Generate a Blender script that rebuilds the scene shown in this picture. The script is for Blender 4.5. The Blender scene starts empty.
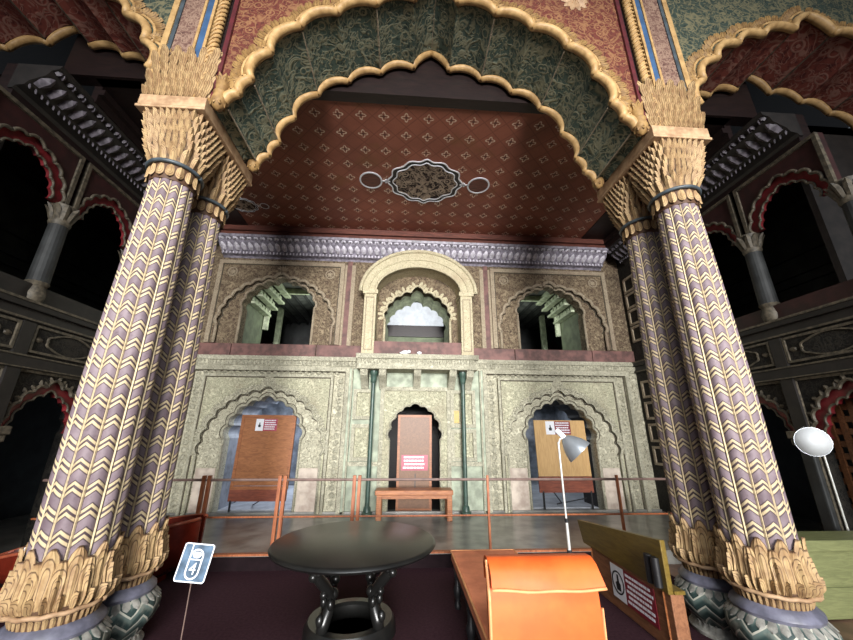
import bpy, bmesh, math, random
from mathutils import Vector, Matrix
random.seed(7)
SC = bpy.context.scene
COL = SC.collection
pi = math.pi

# ------------------------------------------------------------------ camera, world, lights, exposure
def make_camera():
    p, y, r = 0.3099, 0.0631, 0.0061
    fw = Vector((math.sin(y)*math.cos(p), math.cos(y)*math.cos(p), math.sin(p)))
    rt = Vector((math.cos(y), -math.sin(y), 0)); up = rt.cross(fw)
    c, s = math.cos(r), math.sin(r)
    R, U = c*rt + s*up, -s*rt + c*up
    cd = bpy.data.cameras.new('camera'); cam = bpy.data.objects.new('camera', cd); COL.objects.link(cam)
    cd.sensor_width = 36; cd.lens = 348.48*36/853; cd.clip_start = 0.05
    m = Matrix((R, U, -fw)).transposed().to_4x4(); m.translation = Vector((-0.276, 0, 1.505))
    cam.matrix_world = m; SC.camera = cam
make_camera()
W = bpy.data.worlds.new('world'); SC.world = W; W.use_nodes = True
W.node_tree.nodes['Background'].inputs[0].default_value = (0.80, 0.90, 1.0, 1)
W.node_tree.nodes['Background'].inputs[1].default_value = 0.17
def area(name, loc, target, sx, sy, power, col=(1, 1, 1), spread=pi):
    l = bpy.data.lights.new(name, 'AREA'); l.shape = 'RECTANGLE'; l.size = sx; l.size_y = sy
    l.energy = power; l.color = col; l.spread = spread
    o = bpy.data.objects.new(name, l); COL.objects.link(o); o.location = loc
    o.rotation_euler = (Vector(target)-Vector(loc)).to_track_quat('-Z', 'Y').to_euler(); return o
area('daylight_open_front', (0.8, -14.0, 3.3), (0.0, 5.0, 2.9), 6.0, 4.0, 660, (1.0, 0.985, 0.97), math.radians(46))
area('sky_above_open_front', (0.4, -3.6, 6.6), (0.0, 4.2, 0.0), 6.0, 2.5, 170, (0.94, 0.97, 1.0), math.radians(95))
area('daylight_left_alcove', (-2.4, 10.2, 2.5), (-3.4, 9.0, 0.0), 1.2, 0.8, 110, (0.80, 0.88, 1.0))
area('daylight_right_alcove', (3.1, 10.4, 2.5), (3.1, 9.3, 0.0), 1.0, 0.8, 26, (0.85, 0.92, 1.0))
area('daylight_left_passage', (-2.6, 9.6, 4.3), (-3.9, 8.4, 4.8), 0.9, 1.2, 24, (0.93, 1.0, 0.86))
area('daylight_right_passage', (2.6, 9.6, 4.3), (3.9, 8.4, 4.8), 0.9, 1.2, 16, (0.93, 1.0, 0.86))
area('daylight_balcony_room', (0, 9.55, 5.35), (0, 10.9, 4.75), 1.4, 0.3, 44, (0.93, 0.96, 1.0))
SC.view_settings.view_transform = 'Standard'; SC.view_settings.look = 'None'
SC.view_settings.exposure = 0.0; SC.view_settings.gamma = 1.0; SC.view_settings.use_curve_mapping = False
SC.cycles.use_denoising = True
SC.cycles.max_bounces = 6

# ------------------------------------------------------------------ materials
def lin(c):
    return tuple((v/255/12.92 if v/255 <= .04045 else ((v/255+.055)/1.055)**2.4) for v in c) + (1,)
class N:
    def __init__(s, name, rough=.7, metal=0, spec=.5):
        s.m = bpy.data.materials.new(name); s.m.use_nodes = True; s.t = s.m.node_tree
        s.b = s.t.nodes['Principled BSDF']; s.b.inputs['Roughness'].default_value = rough
        s.b.inputs['Metallic'].default_value = metal; s.b.inputs['Specular IOR Level'].default_value = spec
    def n(s, typ, **k):
        nd = s.t.nodes.new(typ)
        for a, v in k.items():
            if a.startswith('i_'):
                q = a[2:]; q = int(q) if q.isdigit() else q
                if hasattr(v, 'is_output') or v.__class__.__name__.startswith('NodeSocket'): s.t.links.new(v, nd.inputs[q])
                else: nd.inputs[q].default_value = v
            else: setattr(nd, a, v)
        return nd
    def math(s, op, a, b=None, c=None, clamp=False):
        nd = s.t.nodes.new('ShaderNodeMath'); nd.operation = op; nd.use_clamp = clamp
        for i, v in enumerate((a, b, c)):
            if v is None: continue
            if isinstance(v, (int, float)): nd.inputs[i].default_value = v
            else: s.t.links.new(v, nd.inputs[i])
        return nd.outputs[0]
    def mix(s, f, a, b):
        nd = s.t.nodes.new('ShaderNodeMix'); nd.data_type = 'RGBA'
        for i, v in ((0, f), (6, a), (7, b)):
            if isinstance(v, (int, float, tuple)): nd.inputs[i].default_value = v
            else: s.t.links.new(v, nd.inputs[i])
        return nd.outputs[2]
    def coord(s, kind='Object', scale=None):
        c = s.n('ShaderNodeTexCoord').outputs[kind]
        if scale is not None: c = s.n('ShaderNodeMapping', i_Vector=c, i_Scale=scale).outputs[0]
        return c
    def noise(s, v, sc, det=3, rough=.55, dist=0):
        return s.n('ShaderNodeTexNoise', i_Vector=v, i_Scale=sc, i_Detail=det, i_Roughness=rough, i_Distortion=dist).outputs['Fac']
    def ss(s, v, a, b):
        nd = s.n('ShaderNodeMapRange', interpolation_type='SMOOTHSTEP', i_Value=v); nd.inputs[1].default_value = a; nd.inputs[2].default_value = b
        return nd.outputs[0]
    def col(s, v): s.t.links.new(v, s.b.inputs['Base Color'])
    def bump(s, h, st=.4, d=.02):
        nd = s.n('ShaderNodeBump', i_Height=h, i_Strength=st, i_Distance=d); s.t.links.new(nd.outputs[0], s.b.inputs['Normal'])
def plain(name, c, rough=.6, metal=0, var=.25, sc=9, spec=.5, bump=.0, dark=None):
    k = N(name, rough, metal, spec); v = k.coord()
    f = k.noise(v, sc, 4)
    d = dark or tuple(x*(1-var) for x in c)
    k.col(k.mix(k.ss(f, .3, .7), lin(d), lin(tuple(min(255, x*(1+var*.25)) for x in c))))
    if bump: k.bump(f, bump, .01)
    return k.m
def wood(name, c, d, scale=(2, 14, 14), rough=.45, spec=.4):
    k = N(name, rough, 0, spec); v = k.coord('Object', scale)
    f = k.noise(v, 2.2, 5, .6, 1.2)
    k.col(k.mix(k.ss(f, .3, .72), lin(d), lin(c))); k.bump(f, .12, .005); return k.m
def ornament(name, base, motif, dark, sc=9, vine=.045, bump=.5, rough=.75, amt=.8, stain=None, depth=.015):
    """carved or painted floral scrollwork: curling vines, rosettes and leaves"""
    k = N(name, rough, 0, .3); v = k.coord()
    n1 = k.noise(v, sc*.55, 2, .5, .8); n2 = k.noise(v, sc*1.1, 2, .5, 1.2)
    def line(n, w): return k.math('SUBTRACT', 1, k.ss(k.math('ABSOLUTE', k.math('SUBTRACT', n, .5)), 0, w))
    vo = k.n('ShaderNodeTexVoronoi', i_Vector=v, i_Scale=sc*.8); d = vo.outputs['Distance']
    petals = k.math('SINE', k.math('MULTIPLY', d, 24))
    ros = k.math('MULTIPLY', k.ss(petals, .1, .7), k.math('SUBTRACT', 1, k.ss(d, .3, .5)))
    m = k.math('MAXIMUM', k.math('MAXIMUM', line(n1, vine), line(n2, vine*1.1)), ros)
    sh = k.math('MULTIPLY', k.math('SUBTRACT', 1, k.ss(m, 0, .5)), k.ss(k.noise(v, sc*2.4, 2), .45, .7))
    c = k.mix(k.math('MULTIPLY', sh, .92), lin(base), lin(dark))
    c = k.mix(k.math('MULTIPLY', m, amt), c, lin(motif))
    w = k.noise(v, 1.3, 5, .6)
    c = k.mix(k.math('MULTIPLY', k.ss(w, .48, .75), .5), c, lin(stain or dark))
    k.col(c); k.bump(m, bump, depth); return k.m
def chevron(name, base, base2, line_c, dark):
    k = N(name, .6, 0, .35); uv = k.coord('UV'); sx = k.n('ShaderNodeSeparateXYZ', i_0=uv)
    u, v = sx.outputs[0], sx.outputs[1]
    a = k.math('MULTIPLY', k.math('ABSOLUTE', k.math('SUBTRACT', k.math('FRACT', u), .5)), 2)
    nz = k.noise(k.coord(), 5, 4)
    t = k.math('FRACT', k.math('ADD', k.math('DIVIDE', k.math('ADD', v, k.math('MULTIPLY', a, .055)), .150), k.math('MULTIPLY', nz, .10)))
    def band(lo, hi, x=t, e=.018): return k.math('MULTIPLY', k.ss(x, lo-e, lo+e), k.math('SUBTRACT', 1, k.ss(x, hi-e, hi+e)))
    dk = band(.32, .88); cr = k.math('MAXIMUM', band(.385, .535), band(.665, .815))
    c = k.mix(k.ss(k.noise(k.coord(), 2.4, 5, .65), .32, .68), lin(base2), lin(base))
    c = k.mix(k.math('MULTIPLY', dk, .85), c, lin(dark)); c = k.mix(cr, c, lin(line_c))
    c = k.mix(k.math('MULTIPLY', band(.80, .865, a, .01), .8), c, lin(dark)); c = k.mix(k.ss(a, .865, .88), c, lin(line_c))
    c = k.mix(k.math('MULTIPLY', k.ss(k.noise(k.coord(), 30, 3), .55, .75), .35), c, lin(dark))
    k.col(c); k.bump(cr, .3, .006); return k.m
def zigzag(name, base, line_c, dark):
    k = N(name, .6, 0, .4); uv = k.coord('UV'); sx = k.n('ShaderNodeSeparateXYZ', i_0=uv)
    u, v = sx.outputs[0], sx.outputs[1]
    a = k.math('MULTIPLY', k.math('ABSOLUTE', k.math('SUBTRACT', k.math('FRACT', u), .5)), 2)
    t = k.math('FRACT', k.math('DIVIDE', k.math('ADD', v, k.math('MULTIPLY', a, .075)), .088))
    c = k.mix(k.ss(t, .3, .75), lin(dark), lin(base)); c = k.mix(k.ss(t, .80, .86), c, lin(line_c))
    c = k.mix(k.math('MULTIPLY', k.ss(k.noise(k.coord(), 11, 4), .5, .75), .5), c, lin((150, 148, 135)))
    k.col(c); k.bump(t, .5, .012); return k.m
def ceiling_mat():
    k = N('red_floret_ceiling', .55, 0, .4); v = k.coord(); sx = k.n('ShaderNodeSeparateXYZ', i_0=v)
    P = .34
    def cell(s): return k.math('SUBTRACT', k.math('FRACT', k.math('ADD', k.math('DIVIDE', s, P), 50.5)), .5)
    x, y = cell(sx.outputs[0]), cell(sx.outputs[1])
    ax, ay = k.math('ABSOLUTE', x), k.math('ABSOLUTE', y)
    r = k.math('SQRT', k.math('ADD', k.math('MULTIPLY', x, x), k.math('MULTIPLY', y, y)))
    ang = k.math('ARCTAN2', y, x)
    rad = k.math('ADD', .155, k.math('MULTIPLY', k.math('COSINE', k.math('MULTIPLY', ang, 4)), .055))
    outl = k.math('SUBTRACT', 1, k.ss(k.math('ABSOLUTE', k.math('SUBTRACT', r, rad)), .012, .05))
    nz = k.noise(v, 22, 3); outl = k.math('MULTIPLY', outl, k.ss(nz, .30, .55))
    inner = k.math('MULTIPLY', k.math('SUBTRACT', 1, k.ss(r, .03, .12)), .7)
    diag = k.math('ABSOLUTE', k.math('SUBTRACT', k.math('ADD', ax, ay), .5))
    dl = k.math('MULTIPLY', k.math('SUBTRACT', 1, k.ss(diag, .01, .05)), .4)
    w = k.noise(v, .9, 5, .6)
    c = k.mix(k.ss(w, .3, .7), lin((124, 72, 56)), lin((154, 92, 72)))
    c = k.mix(dl, c, lin((78, 40, 34))); c = k.mix(inner, c, lin((50, 28, 26)))
    c = k.mix(k.math('MULTIPLY', outl, .85), c, lin((232, 212, 188)))
    gold = k.math('MULTIPLY', k.ss(k.noise(v, 1.7, 4), .58, .72), .4); c = k.mix(gold, c, lin((120, 84, 44)))
    sp = k.math('MULTIPLY', k.ss(k.noise(v, 60, 2), .62, .72), .35); c = k.mix(sp, c, lin((70, 38, 32)))
    k.col(c); return k.m
def cornice_mat(name, base, dark):
    k = N(name, .5, 0, .5); v = k.coord(); n = k.noise(v, 16, 3)
    k.col(k.mix(k.ss(n, .42, .62), lin(dark), lin(base))); k.bump(n, .3, .01); return k.m
def glow(name, c, s):
    k = N(name); k.b.inputs['Emission Color'].default_value = lin(c); k.b.inputs['Emission Strength'].default_value = s
    k.b.inputs['Base Color'].default_value = lin(c); return k.m

def leafpaint(name, base, dark, line_c, ridges=3.0):
    k = N(name, .62, 0, .3); sx = k.n('ShaderNodeSeparateXYZ', i_0=k.coord('UV')); u, v = sx.outputs[0], sx.outputs[1]
    a = k.math('ABSOLUTE', k.math('SUBTRACT', u, .5))
    vv = k.math('MAXIMUM', k.math('DIVIDE', k.math('SUBTRACT', v, .55), .45), 0); v2 = k.math('MULTIPLY', vv, vv)
    r = k.math('SQRT', k.math('ADD', k.math('MULTIPLY', k.math('MULTIPLY', k.math('MULTIPLY', a, a), 4), k.math('SUBTRACT', 1, v2)), v2))
    st = k.math('ABSOLUTE', k.math('SINE', k.math('MULTIPLY', r, pi*ridges)))      # veins nested inside the leaf outline
    ln = k.math('MULTIPLY', k.math('SUBTRACT', 1, k.ss(st, .10, .55)), k.ss(r, .12, .2))
    ed = k.math('MAXIMUM', k.ss(a, .40, .48), k.math('SUBTRACT', 1, k.ss(v, .0, .06)))
    n = k.noise(k.coord(), 13, 4); c = k.mix(k.ss(n, .3, .7), lin(dark), lin(base))
    c = k.mix(k.math('MULTIPLY', ln, .85), c, lin(line_c)); c = k.mix(k.math('MULTIPLY', ed, .8), c, lin(line_c))
    k.col(c); return k.m
M = {}
M['shaft'] = chevron('purple_chevron_paint', (134, 119, 124), (100, 85, 91), (190, 172, 137), (62, 48, 52))
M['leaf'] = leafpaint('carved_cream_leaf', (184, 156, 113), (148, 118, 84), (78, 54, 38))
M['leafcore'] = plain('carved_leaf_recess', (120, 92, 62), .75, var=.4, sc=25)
M['ring'] = plain('blue_grey_ring_paint', (112, 112, 128), .4, var=.25, sc=8)
M['ringdk'] = plain('slate_ring_paint', (72, 82, 88), .45, var=.25, sc=8)
M['zig'] = zigzag('green_zigzag_paint', (96, 112, 106), (186, 184, 170), (44, 62, 60))
M['stonegrey'] = plain('grey_base_stone', (150, 148, 140), .7, var=.3, sc=16)
M['slab'] = plain('tan_slab_wood', (180, 150, 116), .6, var=.18, sc=10, dark=(146, 114, 84))
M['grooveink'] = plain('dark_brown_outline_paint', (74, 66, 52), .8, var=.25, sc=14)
M['gold'] = plain('ochre_trim_paint', (184, 150, 100), .55, var=.15, sc=12, dark=(156, 122, 76))
M['goldleaf'] = leafpaint('ochre_leaf_fringe', (158, 126, 78), (122, 92, 56), (70, 48, 28), 2)
M['blue'] = plain('blue_stripe_paint', (58, 90, 128), .5, var=.15)
M['crimson'] = plain('crimson_fillet_paint', (88, 28, 34), .5, var=.2)
M['pierbrown'] = ornament('brown_floral_pier', (108, 80, 70), (150, 124, 106), (76, 52, 46), 14, .05, .2)
M['redfloral'] = ornament('red_floral_spandrel', (98, 48, 38), (152, 114, 76), (70, 32, 28), 9, .04, .35, amt=.6)
M['greenfloral'] = ornament('green_floral_panel', (78, 94, 84), (172, 166, 134), (44, 56, 52), 8, .05, .5, amt=.62, depth=.02)
M['greenspandrel'] = ornament('dark_green_floral_spandrel', (52, 64, 56), (134, 124, 92), (32, 42, 38), 9, .045, .4, amt=.6)
M['riser'] = plain('dark_step_riser', (30, 20, 23), .9, var=.2, spec=.1)
M['redsoffit'] = ornament('red_painted_soffit', (126, 66, 56), (176, 146, 130), (84, 42, 40), 6, .035, .2, amt=.45)
M['ceiling'] = ceiling_mat()
M['molding'] = wood('dark_red_moulding_wood', (112, 66, 54), (74, 42, 36))
M['darkwood'] = wood('dark_beam_wood', (36, 24, 23), (22, 15, 15))
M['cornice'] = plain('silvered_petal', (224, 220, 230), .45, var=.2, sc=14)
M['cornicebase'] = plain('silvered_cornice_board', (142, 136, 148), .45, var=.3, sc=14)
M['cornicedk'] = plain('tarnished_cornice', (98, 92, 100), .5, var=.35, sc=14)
M['wlow'] = ornament('carved_green_grey_plaster', (188, 183, 160), (216, 212, 188), (92, 87, 70), 16, .05, .9, amt=.65, stain=(150, 144, 122))
M['wpanel'] = ornament('carved_pale_spandrel', (184, 182, 155), (214, 210, 182), (92, 89, 70), 18, .055, .9, amt=.65, stain=(162, 146, 126))
M['wplain'] = plain('bare_pink_grey_plaster', (192, 180, 166), .8, var=.16, sc=5, dark=(160, 144, 132))
M['wtrim'] = ornament('carved_pale_moulding', (184, 180, 158), (212, 208, 186), (92, 88, 72), 26, .07, .8, amt=.6)
M['wup'] = ornament('carved_brown_upper_wall', (104, 86, 70), (162, 146, 118), (48, 37, 32), 15, .06, .9, amt=.7)
M['wuptrim'] = ornament('worn_tan_moulding', (158, 144, 122), (182, 168, 144), (96, 80, 68), 22, .06, .6, amt=.5, stain=(110, 84, 72))
M['wred'] = plain('worn_red_parapet', (112, 78, 72), .65, var=.3, sc=6)
M['wpalegreen'] = plain('pale_green_plaster', (166, 174, 154), .75, var=.2, sc=6)
M['hood'] = ornament('pale_ochre_hood', (190, 180, 150), (212, 202, 170), (122, 108, 84), 20, .055, .6, amt=.5, stain=(158, 134, 110))
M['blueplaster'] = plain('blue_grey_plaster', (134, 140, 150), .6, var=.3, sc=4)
M['greenplaster'] = plain('green_room_plaster', (112, 122, 96), .7, var=.25, sc=3)
M['palecoffer'] = plain('pale_green_cornice', (196, 206, 176), .6, var=.2, sc=8)
M['greyceil'] = plain('grey_boarded_ceiling', (96, 98, 96), .6, var=.3, sc=5)
M['whiteplaster'] = plain('white_plaster', (226, 228, 230), .7, var=.08, sc=5)
M['stonefloor'] = plain('polished_grey_floor', (140, 138, 132), .28, var=.25, sc=3, spec=.5)
M['brownfloor'] = plain('brown_stone_floor', (130, 100, 82), .5, var=.25, sc=3)
M['palefloor'] = plain('pale_blue_grey_floor', (186, 190, 198), .35, var=.15, sc=4)
M['carpet'] = plain('dark_maroon_carpet', (58, 36, 42), .95, var=.16, sc=40, spec=.1, dark=(48, 29, 35))
M['green'] = plain('dark_green_iron', (62, 84, 74), .4, var=.2, sc=14)
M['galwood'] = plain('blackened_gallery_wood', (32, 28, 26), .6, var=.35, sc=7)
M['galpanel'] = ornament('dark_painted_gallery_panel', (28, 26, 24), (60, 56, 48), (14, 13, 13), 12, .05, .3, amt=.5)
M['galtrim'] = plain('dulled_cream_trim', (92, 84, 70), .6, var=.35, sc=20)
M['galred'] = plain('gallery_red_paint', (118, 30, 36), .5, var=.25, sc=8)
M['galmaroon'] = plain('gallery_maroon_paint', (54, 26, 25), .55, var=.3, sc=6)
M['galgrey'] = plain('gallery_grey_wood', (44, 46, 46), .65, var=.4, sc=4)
M['lattice'] = wood('brown_lattice_wood', (122, 80, 50), (88, 54, 34))
M['post'] = wood('orange_brown_post_wood', (176, 106, 66), (128, 70, 42), (14, 14, 2))
M['rail'] = plain('brown_grey_rail_pipe', (120, 98, 90), .4, var=.15)
M['benchwood'] = wood('varnished_bench_wood', (180, 118, 74), (134, 80, 48))
M['boardbrown'] = wood('brown_plywood', (164, 108, 66), (134, 84, 50), (3, 20, 12))
M['boardframe'] = wood('light_brown_frame_wood', (166, 106, 66), (128, 78, 46))
M['boardpale'] = wood('pale_plywood', (202, 166, 112), (182, 144, 94), (14, 14, 1.5))
M['boardgrey'] = wood('faded_brown_mesh_board', (122, 86, 58), (102, 70, 47), (10, 10, 10))
M['boardred'] = wood('red_brown_base_rail', (140, 74, 52), (104, 52, 38))
M['iron'] = plain('black_iron', (28, 28, 30), .45, var=.2)
M['signwhite'] = plain('white_sign_plastic', (228, 230, 236), .4, var=.03)
M['signred'] = plain('maroon_sign_vinyl', (132, 34, 48), .4, var=.06)
M['signpink'] = plain('pink_red_sign_vinyl', (164, 62, 84), .45, var=.08)
M['signyellow'] = plain('yellow_brass_plate', (190, 152, 70), .5, var=.15)
M['signblue'] = plain('slate_blue_sign', (92, 114, 136), .3, var=.35, sc=9)
M['ink'] = plain('black_ink', (22, 22, 26), .5, var=.05)
M['ebony'] = plain('ebonised_table_wood', (24, 24, 23), .32, var=.25, sc=6, spec=.5)
M['orange'] = plain('orange_vinyl_upholstery', (218, 100, 42), .5, var=.08, sc=5, spec=.3, dark=(208, 88, 36))
M['terracotta'] = plain('terracotta_velvet', (222, 138, 98), .8, var=.12, sc=6, dark=(204, 120, 84))
M['piping'] = plain('pale_orange_piping', (232, 160, 104), .6, var=.1)
M['olive'] = wood('olive_varnished_board', (118, 98, 40), (92, 74, 30), (12, 2, 12), .35)
M['deskwood'] = wood('brown_desk_wood', (146, 100, 70), (116, 76, 52), (12, 2, 12), .45)
M['greenwood'] = wood('green_painted_plank', (132, 136, 92), (110, 114, 76), (2, 14, 14), .5)
M['redwood'] = plain('glossy_red_wood', (112, 36, 22), .25, var=.3, sc=4, spec=.6)
M['redrim'] = plain('red_wood_rim', (170, 88, 62), .3, var=.15)
M['lampgrey'] = plain('brushed_aluminium_shade', (168, 174, 180), .32, .6, var=.06)
M['lampwhite'] = plain('white_enamel', (226, 230, 232), .35, var=.03)
M['chrome'] = plain('pale_steel_tube', (206, 206, 200), .35, .3, var=.06)

# ------------------------------------------------------------------ shape helpers
def B(): return bmesh.new()
def box(bm, x0, x1, y0, y1, z0, z1, mt=None):
    vs = [bm.verts.new(Vector(p)) for p in ((x0,y0,z0),(x1,y0,z0),(x1,y1,z0),(x0,y1,z0),(x0,y0,z1),(x1,y0,z1),(x1,y1,z1),(x0,y1,z1))]
    if mt is not None:
        for v in vs: v.co = mt @ v.co
    for f in ((0,3,2,1),(4,5,6,7),(0,1,5,4),(1,2,6,5),(2,3,7,6),(3,0,4,7)): bm.faces.new([vs[i] for i in f])
    return bm
def tube(bm, pts, r, n=8, cap=True, sx=1.0):
    pts = [Vector(p) for p in pts]; rr = r if isinstance(r, (list, tuple)) else [r]*len(pts); rings = []
    prev = None
    for i, p in enumerate(pts):
        d = (pts[min(i+1, len(pts)-1)] - pts[max(i-1, 0)]).normalized()
        if prev is None:
            a = Vector((0, 1, 0)) if abs(d.y) < .9 else Vector((1, 0, 0))
            u = d.cross(a).normalized()
        else: u = (prev - d*prev.dot(d)).normalized()
        prev = u; w = d.cross(u)
        rings.append([bm.verts.new(p + (u*math.cos(2*pi*j/n) + w*math.sin(2*pi*j/n)*sx)*rr[i]) for j in range(n)])
    for a, b in zip(rings, rings[1:]):
        for j in range(n): bm.faces.new((a[j], a[(j+1) % n], b[(j+1) % n], b[j]))
    if cap: bm.faces.new(rings[0][::-1]); bm.faces.new(rings[-1])
    return bm
def lathe(bm, prof, n=32, c=(0, 0, 0), sq=None, mt=None):
    """prof: (radius, z) pairs; sq: optional squareness per row (0 round, 1 square)"""
    rings = []
    for i, (r, z) in enumerate(prof):
        row = []
        for j in range(n):
            t = 2*pi*j/n; k = 1.0
            if sq:
                m = max(abs(math.cos(t)), abs(math.sin(t))); k = 1 + sq[i]*(min(1/m, 1.25)-1)
            p = Vector((c[0]+r*k*math.cos(t), c[1]+r*k*math.sin(t), c[2]+z))
            row.append(bm.verts.new(mt @ p if mt is not None else p))
        rings.append(row)
    for a, b in zip(rings, rings[1:]):
        for j in range(n): bm.faces.new((a[j], a[(j+1) % n], b[(j+1) % n], b[j]))
    if prof[0][0] > 1e-4: bm.faces.new(rings[0][::-1])
    if prof[-1][0] > 1e-4: bm.faces.new(rings[-1])
    return bm
def ext(bm, poly, d0, d1, mp):
    a = [bm.verts.new(mp(p[0], p[1], d0)) for p in poly]; b = [bm.verts.new(mp(p[0], p[1], d1)) for p in poly]
    n = len(poly); fa = bm.faces.new(a); fb = bm.faces.new(b[::-1]); fa.normal_update(); fb.normal_update()
    for i in range(n): bm.faces.new((a[i], b[i], b[(i+1) % n], a[(i+1) % n]))
    bmesh.ops.triangulate(bm, faces=[fa, fb], ngon_method='EAR_CLIP')
    return bm
def mpB(a, b, d): return Vector((a, d, b))                     # drawing plane facing the camera
def mpS(s): return lambda a, b, d: Vector((s*(5+d), a, b))     # drawing plane of a side wall
def strip(bm, pts, w, d0, d1, mp, closed=False):
    """flat moulding of width w along a polyline of the plane"""
    P = [Vector((p[0], p[1])) for p in pts]; n = len(P); L, R = [], []
    for i in range(n):
        a = P[(i-1) % n] if (closed or i) else P[i]; b = P[(i+1) % n] if (closed or i < n-1) else P[i]
        d1_ = (P[i]-a).normalized() if (P[i]-a).length > 1e-9 else (b-P[i]).normalized()
        d2_ = (b-P[i]).normalized() if (b-P[i]).length > 1e-9 else d1_
        n1, n2 = Vector((-d1_.y, d1_.x)), Vector((-d2_.y, d2_.x)); m = (n1+n2)
        m = m.normalized() if m.length > 1e-6 else n1
        k = min(1/max(m.dot(n1), .45), 1.6)
        L.append(P[i]+m*w/2*k); R.append(P[i]-m*w/2*k)
    V = [[bm.verts.new(mp(q.x, q.y, d)) for q in S] for S, d in ((L, d0), (R, d0), (R, d1), (L, d1))]
    rng = range(n if closed else n-1)
    for i in rng:
        j = (i+1) % n
        for k in range(4): bm.faces.new((V[k][i], V[k][j], V[(k+1) % 4][j], V[(k+1) % 4][i]))
    if not closed:
        bm.faces.new([V[k][0] for k in range(4)]); bm.faces.new([V[k][-1] for k in (3, 2, 1, 0)])
    return bm
def rectpts(x0, x1, z0, z1): return [(x0, z0), (x0, z1), (x1, z1), (x1, z0)]
def arch_cusps(hw, zs, h, n, pt=.10, ex=2.0):
    """half of a pointed cusped arch, springing to apex"""
    out = []
    for i in range(n):
        t = (i/(n-.35))*pi/2
        out.append((hw*math.cos(t)**(2/ex), zs+(h-pt)*math.sin(t)**(2/ex)))
    out.append((0, zs+h)); return out
def lobe(p, q, bulge, seg, cen):
    p, q = Vector(p), Vector(q); d = q-p; nrm = Vector((-d.y, d.x)).normalized()
    if nrm.dot((p+q)/2-cen) < 0: nrm = -nrm
    return [tuple(p+d*(i/seg)+nrm*d.length*bulge*math.sin(pi*i/seg)**.75) for i in range(seg+1)]
def lobes(cusps, bulge=.26, seg=7, cx=0):
    """lobes of the whole arch, left springing over the apex to the right springing"""
    cen = Vector((0, cusps[0][1]-.2)); right = []
    for i in range(len(cusps)-1):
        right.append(lobe(cusps[i], cusps[i+1], bulge if i < len(cusps)-2 else bulge*.55, seg, cen))
    left = [[(-x, z) for x, z in l] for l in right]
    allr = left + [l[::-1] for l in right[::-1]]
    return [[(x+cx, z) for x, z in l] for l in allr]
def outline(lb):
    o = []
    for l in lb: o += l if not o else l[1:]
    return o
def wall_with_arch(bm, x0, x1, z0, z1, arch, d0, d1, mp):
    """wall rectangle with an arch-shaped opening that reaches the bottom edge"""
    a = list(arch)
    if abs(a[0][1]-z0) > 1e-6: a = [(a[0][0], z0)] + a + [(a[-1][0], z0)]
    poly = [(x0, z0)] + a + [(x1, z0), (x1, z1), (x0, z1)]
    return ext(bm, poly, d0, d1, mp)
def leaf(bm, th, z0, z1, rf, w, out=.03, curl=.03, nu=5, nv=6, tip=.15, ribs=True, c=(0, 0)):
    """one carved leaf hugging a round or square core: rf(theta, z) is the core radius, w half width in metres"""
    uvl = bm.loops.layers.uv.verify(); rows = []; U = {}
    for i in range(nv+1):
        t = i/nv; z = z0+(z1-z0)*t
        ww = w*(.62+.38*math.sin(min(t*1.5, 1)*pi/2))*(1 if t < .55 else max(tip, math.sqrt(max(0, 1-((t-.55)/.45)**2))))
        row = []
        for j in range(nu):
            s = -1+2*j/(nu-1); r0 = rf(th, z); a = th+s*ww/max(r0, .05); r = rf(a, z)
            o = out*(1-.97*s*s)*min(1, .35+t*2.2)+curl*t**3
            if ribs and j % 2 == 1 and 0 < j < nu-1: o -= out*.28
            row.append(bm.verts.new((c[0]+(r+o)*math.cos(a), c[1]+(r+o)*math.sin(a), z))); U[row[-1]] = (j/(nu-1), t*.97+.03)
        rows.append(row)
    flip = z1 < z0; nf = []
    for a, b in zip(rows, rows[1:]):
        for j in range(nu-1):
            f = (a[j], a[j+1], b[j+1], b[j]); nf.append(bm.faces.new(f[::-1] if flip else f))
    a = rows[-1]; tipv = bm.verts.new((c[0]+(rf(th, z1)+curl*.6-.01)*math.cos(th), c[1]+(rf(th, z1)+curl*.6-.01)*math.sin(th), z1+(z1-z0)*.01))
    U[tipv] = (.5, 1)
    for j in range(nu-1): nf.append(bm.faces.new((a[j], a[j+1], tipv) if not flip else (a[j+1], a[j], tipv)))
    for f in nf:
        for lp in f.loops: lp[uvl].uv = U[lp.vert]
def petal(bm, base, dirv, nrm, L, w, hgt):
    """small raised leaf on a surface"""
    base, d, n = Vector(base), Vector(dirv).normalized(), Vector(nrm).normalized(); s = d.cross(n)
    P = [base-s*w*.6, base-s*w+d*L*.5, base-s*w*.55+d*L*.85, base+d*L, base+s*w*.55+d*L*.85, base+s*w+d*L*.5, base+s*w*.6]
    vs = [bm.verts.new(p) for p in P]
    c1, c2 = bm.verts.new(base+d*L*.1+n*hgt), bm.verts.new(base+d*L*.7+n*hgt*.9); uvl = bm.loops.layers.uv.verify()
    U = dict(zip(vs, ((0, .3), (0, .5), (.1, .8), (.5, 1), (.9, .8), (1, .5), (1, .3)))); U[c1] = (.5, .3); U[c2] = (.5, .7)
    for f in ((0,1,c1),(1,2,c2),(2,3,c2),(3,4,c2),(4,5,c2),(5,6,c1),(1,c2,c1),(5,c1,c2),(6,0,c1)):
        nf = bm.faces.new([vs[i] if isinstance(i, int) else i for i in f])
        for lp in nf.loops: lp[uvl].uv = U[lp.vert]
def rod(bm, a, b, r, n=8): return tube(bm, [a, b], r, n)
def ball(bm, c, r, sz=1.0):
    prof = [(r*math.sin(pi*i/8), -r*sz*math.cos(pi*i/8)) for i in range(9)]; prof[0] = (.0008, prof[0][1]); prof[-1] = (.0008, prof[-1][1])
    return lathe(bm, prof, 12, c)

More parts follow.
